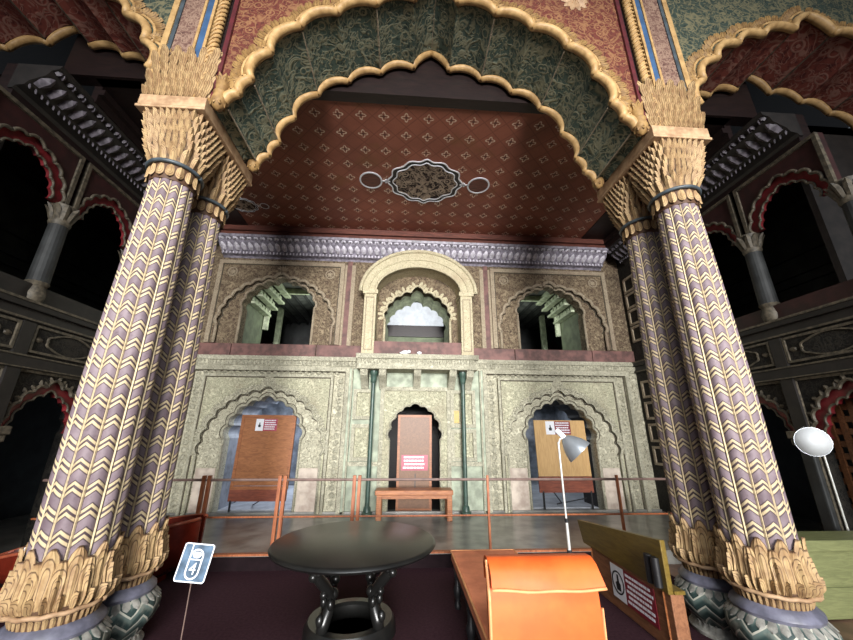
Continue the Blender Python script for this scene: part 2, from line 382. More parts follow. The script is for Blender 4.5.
# ------------------------------------------------------------------ object helpers
def tag(o, label=None, cat=None, group=None, kind=None):
    if label: o['label'] = label
    if cat: o['category'] = cat
    if group: o['group'] = group
    if kind: o['kind'] = kind
    return o
def thing(name, label, cat, loc=(0, 0, 0), group=None, kind=None):
    o = bpy.data.objects.new(name, None); COL.objects.link(o); o.location = loc; o.empty_display_size = .1
    return tag(o, label, cat, group, kind)
def root_loc(p):
    v = Vector((0, 0, 0))
    while p is not None: v += Vector(p.location); p = p.parent
    return v
def obj(name, bm, mat, parent=None, label=None, smooth=False, local=False, bevel=0):
    bmesh.ops.recalc_face_normals(bm, faces=bm.faces)
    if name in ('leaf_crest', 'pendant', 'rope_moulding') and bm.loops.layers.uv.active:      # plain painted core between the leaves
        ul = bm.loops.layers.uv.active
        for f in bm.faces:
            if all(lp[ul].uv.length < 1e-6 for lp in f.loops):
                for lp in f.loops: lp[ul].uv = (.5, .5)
    if parent is not None and not local: bmesh.ops.translate(bm, vec=-root_loc(parent), verts=bm.verts)
    me = bpy.data.meshes.new(name); bm.to_mesh(me); bm.free(); me.materials.append(M[mat] if isinstance(mat, str) else mat)
    if smooth:
        for p in me.polygons: p.use_smooth = True
        if smooth != True: me.set_sharp_from_angle(angle=math.radians(smooth))
    o = bpy.data.objects.new(name, me); COL.objects.link(o); o.parent = parent
    if label: o['label'] = label
    if bevel:
        b = o.modifiers.new('bevel', 'BEVEL'); b.width = bevel; b.segments = 2; b.limit_method = 'ANGLE'; b.angle_limit = math.radians(40)
    return o
def struct(name, bm, mat, **k): return tag(obj(name, bm, mat, **k), kind='structure')
def copy_tree(o, parent=None):
    c = o.copy(); COL.objects.link(c); c.parent = parent
    for ch in list(o.children): copy_tree(ch, c)
    return c
def bx(*a): return box(B(), *a)
def digits(name, text, size, mat, parent, mt, depth=.002):
    cu = bpy.data.curves.new(name, 'FONT'); cu.body = text; cu.size = size; cu.align_x = 'CENTER'; cu.align_y = 'CENTER'; cu.extrude = depth
    t = bpy.data.objects.new(name, cu); COL.objects.link(t)
    bpy.context.view_layer.update()
    me = bpy.data.meshes.new_from_object(t.evaluated_get(bpy.context.evaluated_depsgraph_get()))
    bpy.data.objects.remove(t); bm = B(); bm.from_mesh(me); bm.transform(mt)
    return obj(name, bm, mat, parent)

FL = -0.15        # level of the carpeted front floor; the back platform is at 0
YB = 7.62         # back wall face
YF, YR = 2.80, 3.62   # front and rear face of the arcade

# ================================================================== SETTING
bm = B(); box(bm, -9, 9, 5.2, 7.9, -.4, 0); struct('floor', bm, 'stonefloor')
struct('floor_front', bx(-9, 9, -6, 5.2, -.5, FL-.012), 'brownfloor')
# carpet lies on the front floor and turns up the low step
bm = B(); box(bm, -4.9, 3.05, -1.0, 5.18, FL-.012, FL)
carpet = tag(obj('carpet', bm, 'carpet'), 'large dark maroon carpet covering the floor under the round black table', 'carpet')
obj('step_riser', bx(-4.9, 3.05, 5.18, 5.198, FL-.012, -.004), 'riser', carpet)
for nm, x0, x1 in (('floor_alcove_left', -4.6, -1.6), ('floor_alcove_right', 1.6, 4.6)): struct(nm, bx(x0, x1, 7.9, 12, -.3, .015), 'palefloor')
struct('floor_doorway', bx(-1.6, 1.6, 7.9, 12, -.3, 0), 'galwood')
struct('ceiling', bx(-3.95, 3.95, 3.74, 7.2, 6.0, 6.1), 'ceiling')
struct('ceiling_edge_left', bx(-4.5, -3.93, 3.74, 7.2, 5.985, 6.1), 'darkwood'); struct('ceiling_edge_right', bx(3.93, 4.5, 3.74, 7.2, 5.985, 6.1), 'darkwood')  # shade at the sides of the red ceiling, put in as dark wood bands
struct('roof', bx(-9, 9, YF+.02, 13.2, 7.7, 7.85), 'darkwood')
struct('beam_front', bx(-4.9, 4.9, 3.70, 3.86, 5.985, 7.6), 'darkwood')  # dark board added to stand for the darkness above the ceiling edge
# moulding between ceiling and cornice
bm = B()
for z0, z1, e in ((5.93, 6.0, .0), (5.84, 5.93, -.05), (5.72, 5.84, .02)):
    box(bm, -4.5-e, 4.5+e, 7.2+e, 7.3, z0, z1)
struct('trim_1', bm, 'molding')
for s, nm in ((-1, 'trim_11'), (1, 'trim_12')):
    bm = B()
    for z0, z1, e in ((5.93, 6.0, .0), (5.84, 5.93, -.05), (5.72, 5.84, .02)): box(bm, min(s*(4.5+e), s*4.6), max(s*(4.5+e), s*4.6), 3.86, 7.3, z0, z1)
    struct(nm, bm, 'darkwood')  # side runs of the moulding coloured dark to stand for shade
# cornice: coved board with lotus petals
def cornice(name, mat, pet, a0, a1, mp, nrm):
    bm = B(); prof = [(.0, 5.36), (-.03, 5.40), (-.12, 5.42), (-.15, 5.48), (-.32, 5.58), (-.36, 5.66), (-.44, 5.69), (-.46, 5.74), (.05, 5.74), (.05, 5.36)]
    ends = [[bm.verts.new(mp(a, z, d)) for d, z in prof] for a in (a0, a1)]
    for i in range(len(prof)): j = (i+1) % len(prof); bm.faces.new((ends[0][i], ends[0][j], ends[1][j], ends[1][i]))
    bm.faces.new(ends[0]); bm.faces.new(ends[1][::-1])
    o_ = struct(name, bm, mat, smooth=35); bm = B()
    n = int(abs(a1-a0)/.15)
    for i in range(n):
        a = a0+(a1-a0)*(i+.5)/n
        o = mp(a, 5.485, -.165); petal(bm, o, mp(a, 5.585, -.335)-o, nrm, .22, .062, .05)
        for h in (.037, -.037):
            o = mp(a+h, 5.475, -.14); petal(bm, o, Vector((0, 0, -1)), nrm, .075, .030, .035)
            o = mp(a+h, 5.655, -.365); petal(bm, o, mp(a, 5.70, -.45)-o, nrm, .075, .03, .035)
    obj('lotus_petals', bm, pet, o_)
    return o_
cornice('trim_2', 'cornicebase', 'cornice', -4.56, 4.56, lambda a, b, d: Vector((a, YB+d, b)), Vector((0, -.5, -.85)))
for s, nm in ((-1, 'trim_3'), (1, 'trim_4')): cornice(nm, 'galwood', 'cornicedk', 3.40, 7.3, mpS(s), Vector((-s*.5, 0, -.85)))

# ---------------- back wall: three bays, two storeys
def arch_at(cx, hw, zs, h, n, **k): return lobes(arch_cusps(hw, zs, h, n, **k), cx=cx)
portal_in = {s: arch_at(s*3.10, .76, 1.35, .87, 5, pt=.10) for s in (-1, 1)}
portal_out = {s: arch_at(s*3.10, 1.20, 1.05, 1.35, 8, pt=.10) for s in (-1, 1)}
door_in = arch_at(-.02, .53, 1.34, .74, 5, pt=.05)
niche_in = {s: arch_at(s*3.15, .80, 4.15, .75, 5, pt=.10) for s in (-1, 1)}
niche_out = {s: arch_at(s*3.15, 1.24, 3.72, 1.24, 8, pt=.12) for s in (-1, 1)}
balc_in = arch_at(0, .75, 3.95, .84, 5, pt=.16)
bm = B()
wall_with_arch(bm, -5.0, -1.43, 0, 2.80, outline(portal_in[-1]), YB, 7.9, mpB)
wall_with_arch(bm, 1.43, 5.0, 0, 2.80, outline(portal_in[1]), YB, 7.9, mpB)
struct('wall_back', bm, 'wlow')
bm = B(); wall_with_arch(bm, -1.43, 1.43, 0, 2.80, outline(door_in), YB, 7.9, mpB); struct('wall_back_middle', bm, 'wpalegreen')
bm = B(); box(bm, -5.0, 5.0, YB-.0, 7.9, 2.80, 3.30)
for s in (-1, 1): wall_with_arch(bm, min(s*1.43, s*5), max(s*1.43, s*5), 3.30, 5.9, outline(niche_in[s]), YB, 7.9, mpB)
wall_with_arch(bm, -1.43, 1.43, 3.30, 5.9, outline(balc_in), YB, 7.9, mpB)
struct('wall_back_upper', bm, 'wup')
# ledge with bead row, and red parapet band above it
bm = B()
for s in (-1, 1):
    x0, x1 = sorted((s*1.27, s*5.0))
    box(bm, x0, x1, YB-.10, YB, 2.94, 3.03); box(bm, x0, x1, YB-.06, YB, 2.84, 2.94); box(bm, x0, x1, YB-.03, YB, 2.79, 2.84)
    n = 46
    for i in range(n): petal(bm, (x0+(x1-x0)*(i+.5)/n, YB-.062, 2.935), (0, 0, -1), (0, -1, 0), .085, .034, .025)
struct('trim_5', bm, 'wtrim', smooth=30)
bm = B()
for s in (-1, 1):
    for a, b in ((1.16, 2.2), (2.215, 4.0), (4.015, 5.0)): box(bm, *sorted((s*a, s*b)), YB-.05, YB, 3.035, 3.30)
struct('trim_6', bm, 'wred', bevel=.006)
struct('baseboard_back', bx(-5, 5, YB-.06, YB+.0, 0, .03), 'stonefloor')

# carved portal surrounds of the lower storey
for s, side in ((-1, 'left'), (1, 'right')):
    lab = {-1: 'carved scalloped portal surround behind the brown board with a brown lower rail', 1: 'carved scalloped portal surround behind the pale plywood board'}[s]
    t = thing('arched_portal', lab, 'portal', (s*3.1, YB, 0), 'carved portals of the ground floor')
    xc = s*3.10
    bm = B(); strip(bm, [(xc-1.62, 0), (xc-1.62, 2.76), (xc+1.62, 2.76), (xc+1.62, 0)], .08, YB-.09, YB, mpB); obj('outer_frame', bm, 'wtrim', t)
    bm = B(); strip(bm, [(xc-1.31, 0), (xc-1.31, 2.61), (xc+1.31, 2.61), (xc+1.31, 0)], .05, YB-.10, YB, mpB); obj('inner_frame', bm, 'wtrim', t)
    # spandrel between frame and outer scallop
    a = outline(portal_out[s]); bm = B()
    wall_with_arch(bm, xc-1.285, xc+1.285, .0, 2.585, a, YB-.07, YB-.001, mpB); obj('spandrel', bm, 'wpanel', t)
    bm = B()
    for l in portal_out[s]: tube(bm, [(x, YB-.07, z) for x, z in l], .026, 6)
    for sg in (-1, 1): rod(bm, (xc+sg*1.20, YB-.07, 0), (xc+sg*1.20, YB-.07, 1.05), .022, 6)
    obj('outer_scallop', bm, 'wtrim', t, smooth=True)
    bm = B()
    for l in portal_out[s]:
        for k in range(5):
            i = k+1; p, q = Vector(l[i]), Vector(l[i+1]); d = q-p; nrm = Vector((-d.y, d.x)).normalized()
            if nrm.dot(p-Vector((xc, 1.0))) < 0: nrm = -nrm
            petal(bm, (p.x, YB-.071, p.y), (nrm.x, 0, nrm.y), (0, -1, 0), .11, .038, .03)
    obj('leaf_fringe', bm, 'wtrim', t)
    bm = B()
    for l in portal_in[s]: tube(bm, [(x, YB-.008, z) for x, z in l], .028, 6)
    for sg in (-1, 1): rod(bm, (xc+sg*.76, YB-.008, 0), (xc+sg*.76, YB-.008, 1.35), .024, 6)
    obj('inner_scallop', bm, 'wtrim', t, smooth=True)
    for sg in (-1, 1): obj('plinth_panel', bx(*sorted((xc+sg*.80, xc+sg*1.17)), YB-.012, YB, .03, .80), 'wplain', t)
    bm = B()
    for k in range(7): petal(bm, (xc, YB-.072, 2.44), (math.sin((k-3)*.42), 0, math.cos((k-3)*.42)), (0, -1, 0), .21-.018*abs(k-3), .04, .035)
    ball(bm, (xc, YB-.08, 2.44), .05); obj('finial', bm, 'wtrim', t)
    # thin dark lines beside the mouldings
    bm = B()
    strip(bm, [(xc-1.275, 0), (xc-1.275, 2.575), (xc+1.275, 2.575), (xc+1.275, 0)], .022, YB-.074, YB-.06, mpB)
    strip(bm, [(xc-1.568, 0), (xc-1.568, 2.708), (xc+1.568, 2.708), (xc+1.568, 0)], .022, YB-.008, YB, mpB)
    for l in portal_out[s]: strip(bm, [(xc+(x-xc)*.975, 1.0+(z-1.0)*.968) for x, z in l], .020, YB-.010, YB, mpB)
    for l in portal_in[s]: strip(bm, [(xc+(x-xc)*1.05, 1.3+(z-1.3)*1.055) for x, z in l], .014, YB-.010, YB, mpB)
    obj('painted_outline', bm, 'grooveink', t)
    # carved border between the frames
    bm = B()
    for i in range(18):
        for sg in (-1, 1): petal(bm, (xc+sg*1.47, YB-.004, .12+i*.138), (0, 0, 1), (0, -1, 0), .12, .06, .045)
    for i in range(22): petal(bm, (xc-1.40+i*.13, YB-.004, 2.685), (1, 0, 0), (0, -1, 0), .11, .04, .04)
    obj('leaf_border', bm, 'wtrim', t)

# pilaster strips beside the middle bay, both storeys
for s in (-1, 1):
    t = thing('pilaster', 'pale double pilaster strip beside the left green iron post' if s < 0 else 'pale double pilaster strip beside the right green iron post', 'pilaster', (s*1.43, YB, 0), 'ground floor pilasters')
    obj('shaft', bx(s*1.43-.07, s*1.43+.07, YB-.06, YB, 0, 2.79), 'wpalegreen', t)
    bm = B()
    for dx in (-.05, .05): rod(bm, (s*1.43+dx, YB-.06, 0), (s*1.43+dx, YB-.06, 2.79), .018, 6)
    obj('bead', bm, 'wtrim', t)
    t = thing('pilaster', 'worn tan pilaster with red centre left of the round hooded balcony' if s < 0 else 'worn tan pilaster with red centre right of the round hooded balcony', 'pilaster', (s*1.62, YB, 3.3), 'upper pilasters')
    obj('shaft', bx(s*1.62-.055, s*1.62+.055, YB-.02, YB, 3.3, 5.36), 'wred', t)
    bm = B()
    for dx in (-.10, .10): box(bm, s*1.62+dx-.045, s*1.62+dx+.045, YB-.04, YB, 3.3, 5.25)
    obj('side_strip', bm, 'wuptrim', t)

# upper niches
for s in (-1, 1):
    xc = s*3.15
    t = thing('arched_niche', 'brown carved scalloped window niche above the brown board' if s < 0 else 'brown carved scalloped window niche above the pale plywood board', 'niche', (xc, YB, 3.3), 'upper storey niches')
    bm = B(); strip(bm, [(xc-1.38, 3.3), (xc-1.38, 5.22), (xc+1.38, 5.22), (xc+1.38, 3.3)], .09, YB-.10, YB, mpB); obj('frame', bm, 'wuptrim', t)
    a = outline(niche_out[s]); bm = B(); wall_with_arch(bm, xc-1.335, xc+1.335, 3.30, 5.175, a, YB-.08, YB-.001, mpB); obj('spandrel', bm, 'wup', t)
    bm = B()
    off = []
    for l in niche_out[s]: tube(bm, [(x, YB-.08, z) for x, z in l], .040, 6)
    for sg in (-1, 1): rod(bm, (xc+sg*1.24, YB-.08, 3.3), (xc+sg*1.24, YB-.08, 3.72), .035, 6)
    obj('scallop_trim', bm, 'wuptrim', t, smooth=True)
    bm = B()
    for l in niche_in[s]: tube(bm, [(x, YB-.005, z) for x, z in l], .03, 6)
    for sg in (-1, 1): rod(bm, (xc+sg*.80, YB-.005, 3.3), (xc+sg*.80, YB-.005, 4.15), .03, 6)
    obj('inner_trim', bm, 'wuptrim', t, smooth=True)
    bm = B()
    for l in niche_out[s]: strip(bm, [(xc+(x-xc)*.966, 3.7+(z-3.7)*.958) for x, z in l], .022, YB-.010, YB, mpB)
    strip(bm, [(xc-1.325, 3.31), (xc-1.325, 5.165), (xc+1.325, 5.165), (xc+1.325, 3.31)], .022, YB-.085, YB-.07, mpB); obj('painted_outline', bm, 'grooveink', t)  # thin dark lines inside the niche scallop and frame
    for sg in (-1, 1):
        bm = B(); cx, cz = xc+sg*1.10, 4.97
        tube(bm, [(cx+.10*math.cos(k*pi/8), YB-.085, cz+.10*math.sin(k*pi/8)) for k in range(17)], .016, 6)
        for k in range(8): petal(bm, (cx, YB-.081, cz), (math.cos(k*pi/4), 0, math.sin(k*pi/4)), (0, -1, 0), .075, .022, .02)
        obj('rosette', bm, 'wuptrim', t)
    bm = B()
    for k in range(5): petal(bm, (xc, YB-.085, 5.02), (math.sin((k-2)*.5), 0, math.cos((k-2)*.5)), (0, -1, 0), .15, .03, .03)
    obj('finial', bm, 'wuptrim', t)

# middle doorway with its frame and the four carved panels either side
t = thing('doorway_surround', 'carved scalloped doorway surround behind the narrow brown screen board', 'doorway', (0, YB, 0))
bm = B(); strip(bm, [(-.72, 0), (-.72, 2.37), (.68, 2.37), (.68, 0)], .08, YB-.09, YB, mpB); obj('frame', bm, 'wtrim', t)
bm = B(); wall_with_arch(bm, -.685, .645, 0, 2.335, outline(door_in), YB-.05, YB-.001, mpB); obj('spandrel', bm, 'wpanel', t)
bm = B()
for l in door_in: tube(bm, [(x, YB-.05, z) for x, z in l], .024, 6)
for sg in (-1, 1): rod(bm, (-.02+sg*.53, YB-.02, 0), (-.02+sg*.53, YB-.02, 1.34), .02, 6)
obj('scallop_trim', bm, 'wtrim', t, smooth=True)
for (x0, x1, z0, z1), lb in (((-1.29, -.93, 1.77, 2.32), 'upper carved wall panel behind the left green post'), ((-1.29, -.93, .97, 1.61), 'lower carved wall panel behind the left green post'),
                       ((.76, 1.22, 1.62, 2.32), 'upper carved wall panel behind the right green post, with a yellow plate over it'), ((.76, 1.22, .97, 1.52), 'lower carved wall panel behind the right green post')):
    t = thing('wall_panel', lb, 'panel', ((x0+x1)/2, YB, z0), 'carved panels of the middle bay')
    bm = B(); strip(bm, [(x0, z0), (x0, z1), (x1, z1), (x1, z0)], .07, YB-.075, YB, mpB, closed=True); obj('frame', bm, 'wtrim', t)
    obj('field', bx(x0+.03, x1-.03, YB-.008, YB+.01, z0+.03, z1-.03), 'wpanel', t)
bm = B(); box(bm, -1.36, -.76, YB-.05, YB, .84, .92); box(bm, .72, 1.36, YB-.05, YB, .84, .92); struct('trim_7', bm, 'wtrim')

# hooded balcony
t = thing('hooded_balcony', 'pale ochre round-arched balcony window projecting above the doorway', 'balcony', (0, 7.1, 2.8))
def semi(hw, zs, h, n=28): return [(hw*math.cos(pi-pi*i/n), zs+h*math.sin(pi-pi*i/n)) for i in range(n+1)]
bm = B(); o, i_ = semi(1.24, 4.42, .98), semi(.94, 4.42, .62)
ext(bm, o+i_[::-1], 7.12, YB, mpB); obj('hood', bm, 'hood', t, smooth=30)
bm = B()
for hw, h, r in ((1.27, 1.01, .045), (1.10, .80, .02), (.95, .63, .03)): tube(bm, [(x, 7.12, z) for x, z in semi(hw, 4.42, h)], r, 6)
obj('hood_moulding', bm, 'hood', t, smooth=True)
for s in (-1, 1):
    p = obj('pillar', bx(s*1.05-.13, s*1.05+.13, 7.12, YB, 3.03, 4.42), 'hood', t, bevel=.01)
    bm = B(); box(bm, s*1.05-.16, s*1.05+.16, 7.09, YB, 4.36, 4.45); obj('capital', bm, 'hood', p)
    bm = B(); strip(bm, rectpts(s*1.05-.08, s*1.05+.08, 3.12, 4.28), .02, 7.105, 7.12, mpB, closed=True); obj('panel_bead', bm, 'wuptrim', p)
obj('parapet', bx(-.92, .92, 7.16, 7.24, 3.03, 3.31), 'wred', t)
bm = B(); box(bm, -1.27, 1.27, 7.06, YB, 2.93, 3.03); box(bm, -1.24, 1.24, 7.10, YB, 2.72, 2.93)
obj('sill', bm, 'wtrim', t, bevel=.01)
bm = B()
for i in range(40): petal(bm, (-1.2+i*.0615, 7.098, 2.92), (0, 0, -1), (0, -1, 0), .10, .026, .02)
obj('sill_beading', bm, 'wtrim', t)
for x in (-1.10, -.72, 0, .74, 1.10):
    bm = B(); ext(bm, [(7.14, 2.72), (YB, 2.72), (YB, 2.36), (YB-.08, 2.36), (7.38, 2.50), (7.2, 2.60)], x-.075, x+.075, lambda a, b, d: Vector((d, a, b)))
    obj('bracket', bm, 'wtrim', t, bevel=.008)
# rear scalloped arch inside the hood, its spandrel and jambs
bm = B()
for l in balc_in: tube(bm, [(x, YB-.01, z) for x, z in l], .03, 6)
for s in (-1, 1): rod(bm, (s*.75, YB-.01, 3.3), (s*.75, YB-.01, 3.95), .03, 6)
obj('inner_scallop', bm, 'hood', t, smooth=True)
bm = B()
for l in balc_in:
    for k in (1, 3, 5):
        p, q = Vector(l[k]), Vector(l[k+1]); d = q-p; nrm = Vector((-d.y, d.x)).normalized()
        if nrm.dot(p-Vector((0, 3.9))) < 0: nrm = -nrm
        petal(bm, (p.x, YB-.004, p.y), (nrm.x, 0, nrm.y), (0, -1, 0), .14, .04, .02)
obj('inner_leaf_fringe', bm, 'hood', t)

# rooms behind the back wall
def loft_arch(name, lb, y0, y1, mat, scale=1.0, cx=0, z0=None, kind=True):
    bm = B(); a = outline(lb); a = [(a[0][0], z0)]+a+[(a[-1][0], z0)]
    A = [bm.verts.new((x, y0, z)) for x, z in a]; C = [bm.verts.new((cx+(x-cx)*scale, y1, z0+(z-z0)*scale)) for x, z in a]
    A2 = [bm.verts.new((cx+(x-cx)*1.04, y0, z0+(z-z0)*1.03)) for x, z in a]; C2 = [bm.verts.new((cx+(x-cx)*scale*1.04, y1, z0+(z-z0)*scale*1.03)) for x, z in a]
    for P, Q in ((A, C), (C, C2), (C2, A2), (A2, A)):
        for i in range(len(a)-1): bm.faces.new((P[i], P[i+1], Q[i+1], Q[i]))
    return struct(name, bm, mat)
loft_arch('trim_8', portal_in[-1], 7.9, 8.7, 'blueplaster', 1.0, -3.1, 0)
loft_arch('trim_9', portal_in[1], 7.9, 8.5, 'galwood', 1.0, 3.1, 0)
loft_arch('trim_10', balc_in, 7.9, 8.35, 'palecoffer', .93, 0, 3.3)
# partition walls, ends and floors of the rooms
bm = B()
for x in (-4.6, -1.6): box(bm, x-.05, x+.05, 7.9, 12, 0, 2.75)
w = outline([[(-2.95, 1.55), (-2.9, 1.9), (-2.7, 2.02), (-2.5, 1.9), (-2.45, 1.55)]])
wall_with_arch(bm, -4.6, -1.6, 0, 2.75, w, 11.2, 11.3, mpB)
struct('wall_alcove_left', bm, 'blueplaster')
bm = B()
for x in (1.6, 4.6): box(bm, x-.05, x+.05, 7.9, 12, 0, 2.75)
box(bm, 1.6, 4.6, 11.2, 11.3, 0, 2.75); struct('wall_alcove_right', bm, 'blueplaster')
bm = B(); box(bm, -1.54, 1.54, 10.4, 10.5, 0, 2.75); struct('wall_doorway_end', bm, 'darkwood')
struct('ceiling_rooms', bx(-5, 5, 7.9, 12.5, 2.75, 3.2), 'greyceil')
# pale timber frame standing in the left alcove
bm = B(); box(bm, -3.15, -3.09, 9.6, 9.66, 0.015, 2.0); box(bm, -2.45, -2.39, 9.6, 9.66, .015, 2.0); box(bm, -3.15, -2.39, 9.6, 9.66, 1.94, 2.0)
box(bm, -3.15, -2.39, 9.6, 9.66, 1.62, 1.68)
tag(obj('door_frame', bm, 'whiteplaster'), 'pale open timber frame standing behind the brown board', 'frame')
# upper rooms: short coffered jamb behind each niche, then a dim boarded room
for s, nm in ((-1, 'left'), (1, 'right')):
    S = lambda a, b: sorted((s*a, s*b))
    bm = B(); box(bm, *S(3.98, 4.08), 7.9, 8.95, 3.2, 5.9); box(bm, *S(4.0, 6.6), 8.9, 8.95, 3.2, 5.9); box(bm, *S(2.2, 2.28), 7.9, 12.1, 3.2, 5.9)
    struct('wall_niche_'+nm, bm, 'greenplaster')
    bm = B(); box(bm, *S(6.6, 6.7), 8.9, 12.1, 3.2, 5.9); box(bm, *S(2.2, 6.7), 12.1, 12.2, 3.2, 5.9); struct('wall_far_'+nm, bm, 'galgrey')
    struct('ceiling_passage_'+nm, bx(*S(2.2, 6.7), 7.9, 12.2, 5.16, 5.24), 'greyceil')
    bm = B()
    for k in range(4): box(bm, *S(3.98-.15*k, 3.82-.15*k), 7.93, 9.0, 4.36+.18*k, 4.42+.18*k); box(bm, *S(3.98-.15*k, 3.96-.15*k), 7.93, 8.98, 4.36+.18*k, 4.62+.18*k)
    for k in range(5):
        for q in range(3): y = 7.97+k*.205; box(bm, *S(3.965-.15*q, 3.90-.15*q), y, y+.155, 4.45+.18*q, 4.56+.18*q)
    box(bm, *S(2.9, 3.98), 8.93, 9.02, 5.02, 5.16); box(bm, *S(3.86, 3.98), 8.93, 9.02, 4.0, 5.16)
    struct('trim_passage_'+nm, bm, 'palecoffer', bevel=.012)
    bm = B()
    for k in range(14): box(bm, *S(2.5+k*.3, 2.54+k*.3), 9.02, 12.1, 5.08, 5.165)
    struct('trim_boards_'+nm, bm, 'galgrey')
    struct('pillar_passage_'+nm, bx(*S(4.10, 4.24), 10.5, 10.64, 3.2, 5.16), 'palecoffer')
    bm = B(); ext(bm, [(s*5.4, 3.2), (s*5.4, 4.35), (s*5.12, 4.72), (s*4.84, 4.35), (s*4.84, 3.2)], 12.05, 12.1, mpB); struct('door_passage_'+nm, bm, 'galmaroon')
# room behind the balcony window: white lit end wall seen over a dark beam
bm = B(); box(bm, -2.0, 2.0, 11.2, 11.3, 3.2, 5.9)
for x in (-1.9, 1.9): box(bm, x-.1, x+.1, 7.9, 11.3, 3.2, 5.9)
struct('wall_balcony_room', bm, 'whiteplaster')
fr = lobes(arch_cusps(.80, 4.42, .62, 4, pt=.08), bulge=.3)
bm = B(); wall_with_arch(bm, -1.8, 1.8, 4.42, 5.9, outline(fr), 9.3, 9.4, mpB); box(bm, -1.8, -.8, 9.3, 9.4, 3.2, 4.42); box(bm, .8, 1.8, 9.3, 9.4, 3.2, 4.42); struct('wall_balcony_inner', bm, 'greenplaster')
bm = B(); box(bm, -.8, .8, 9.3, 9.4, 3.2, 3.98); box(bm, -.8, .8, 9.26, 9.42, 3.62, 3.70); struct('wall_balcony_dado', bm, 'greenplaster')
struct('beam_balcony', bx(-.8, .8, 9.24, 9.44, 3.98, 4.30), 'darkwood')

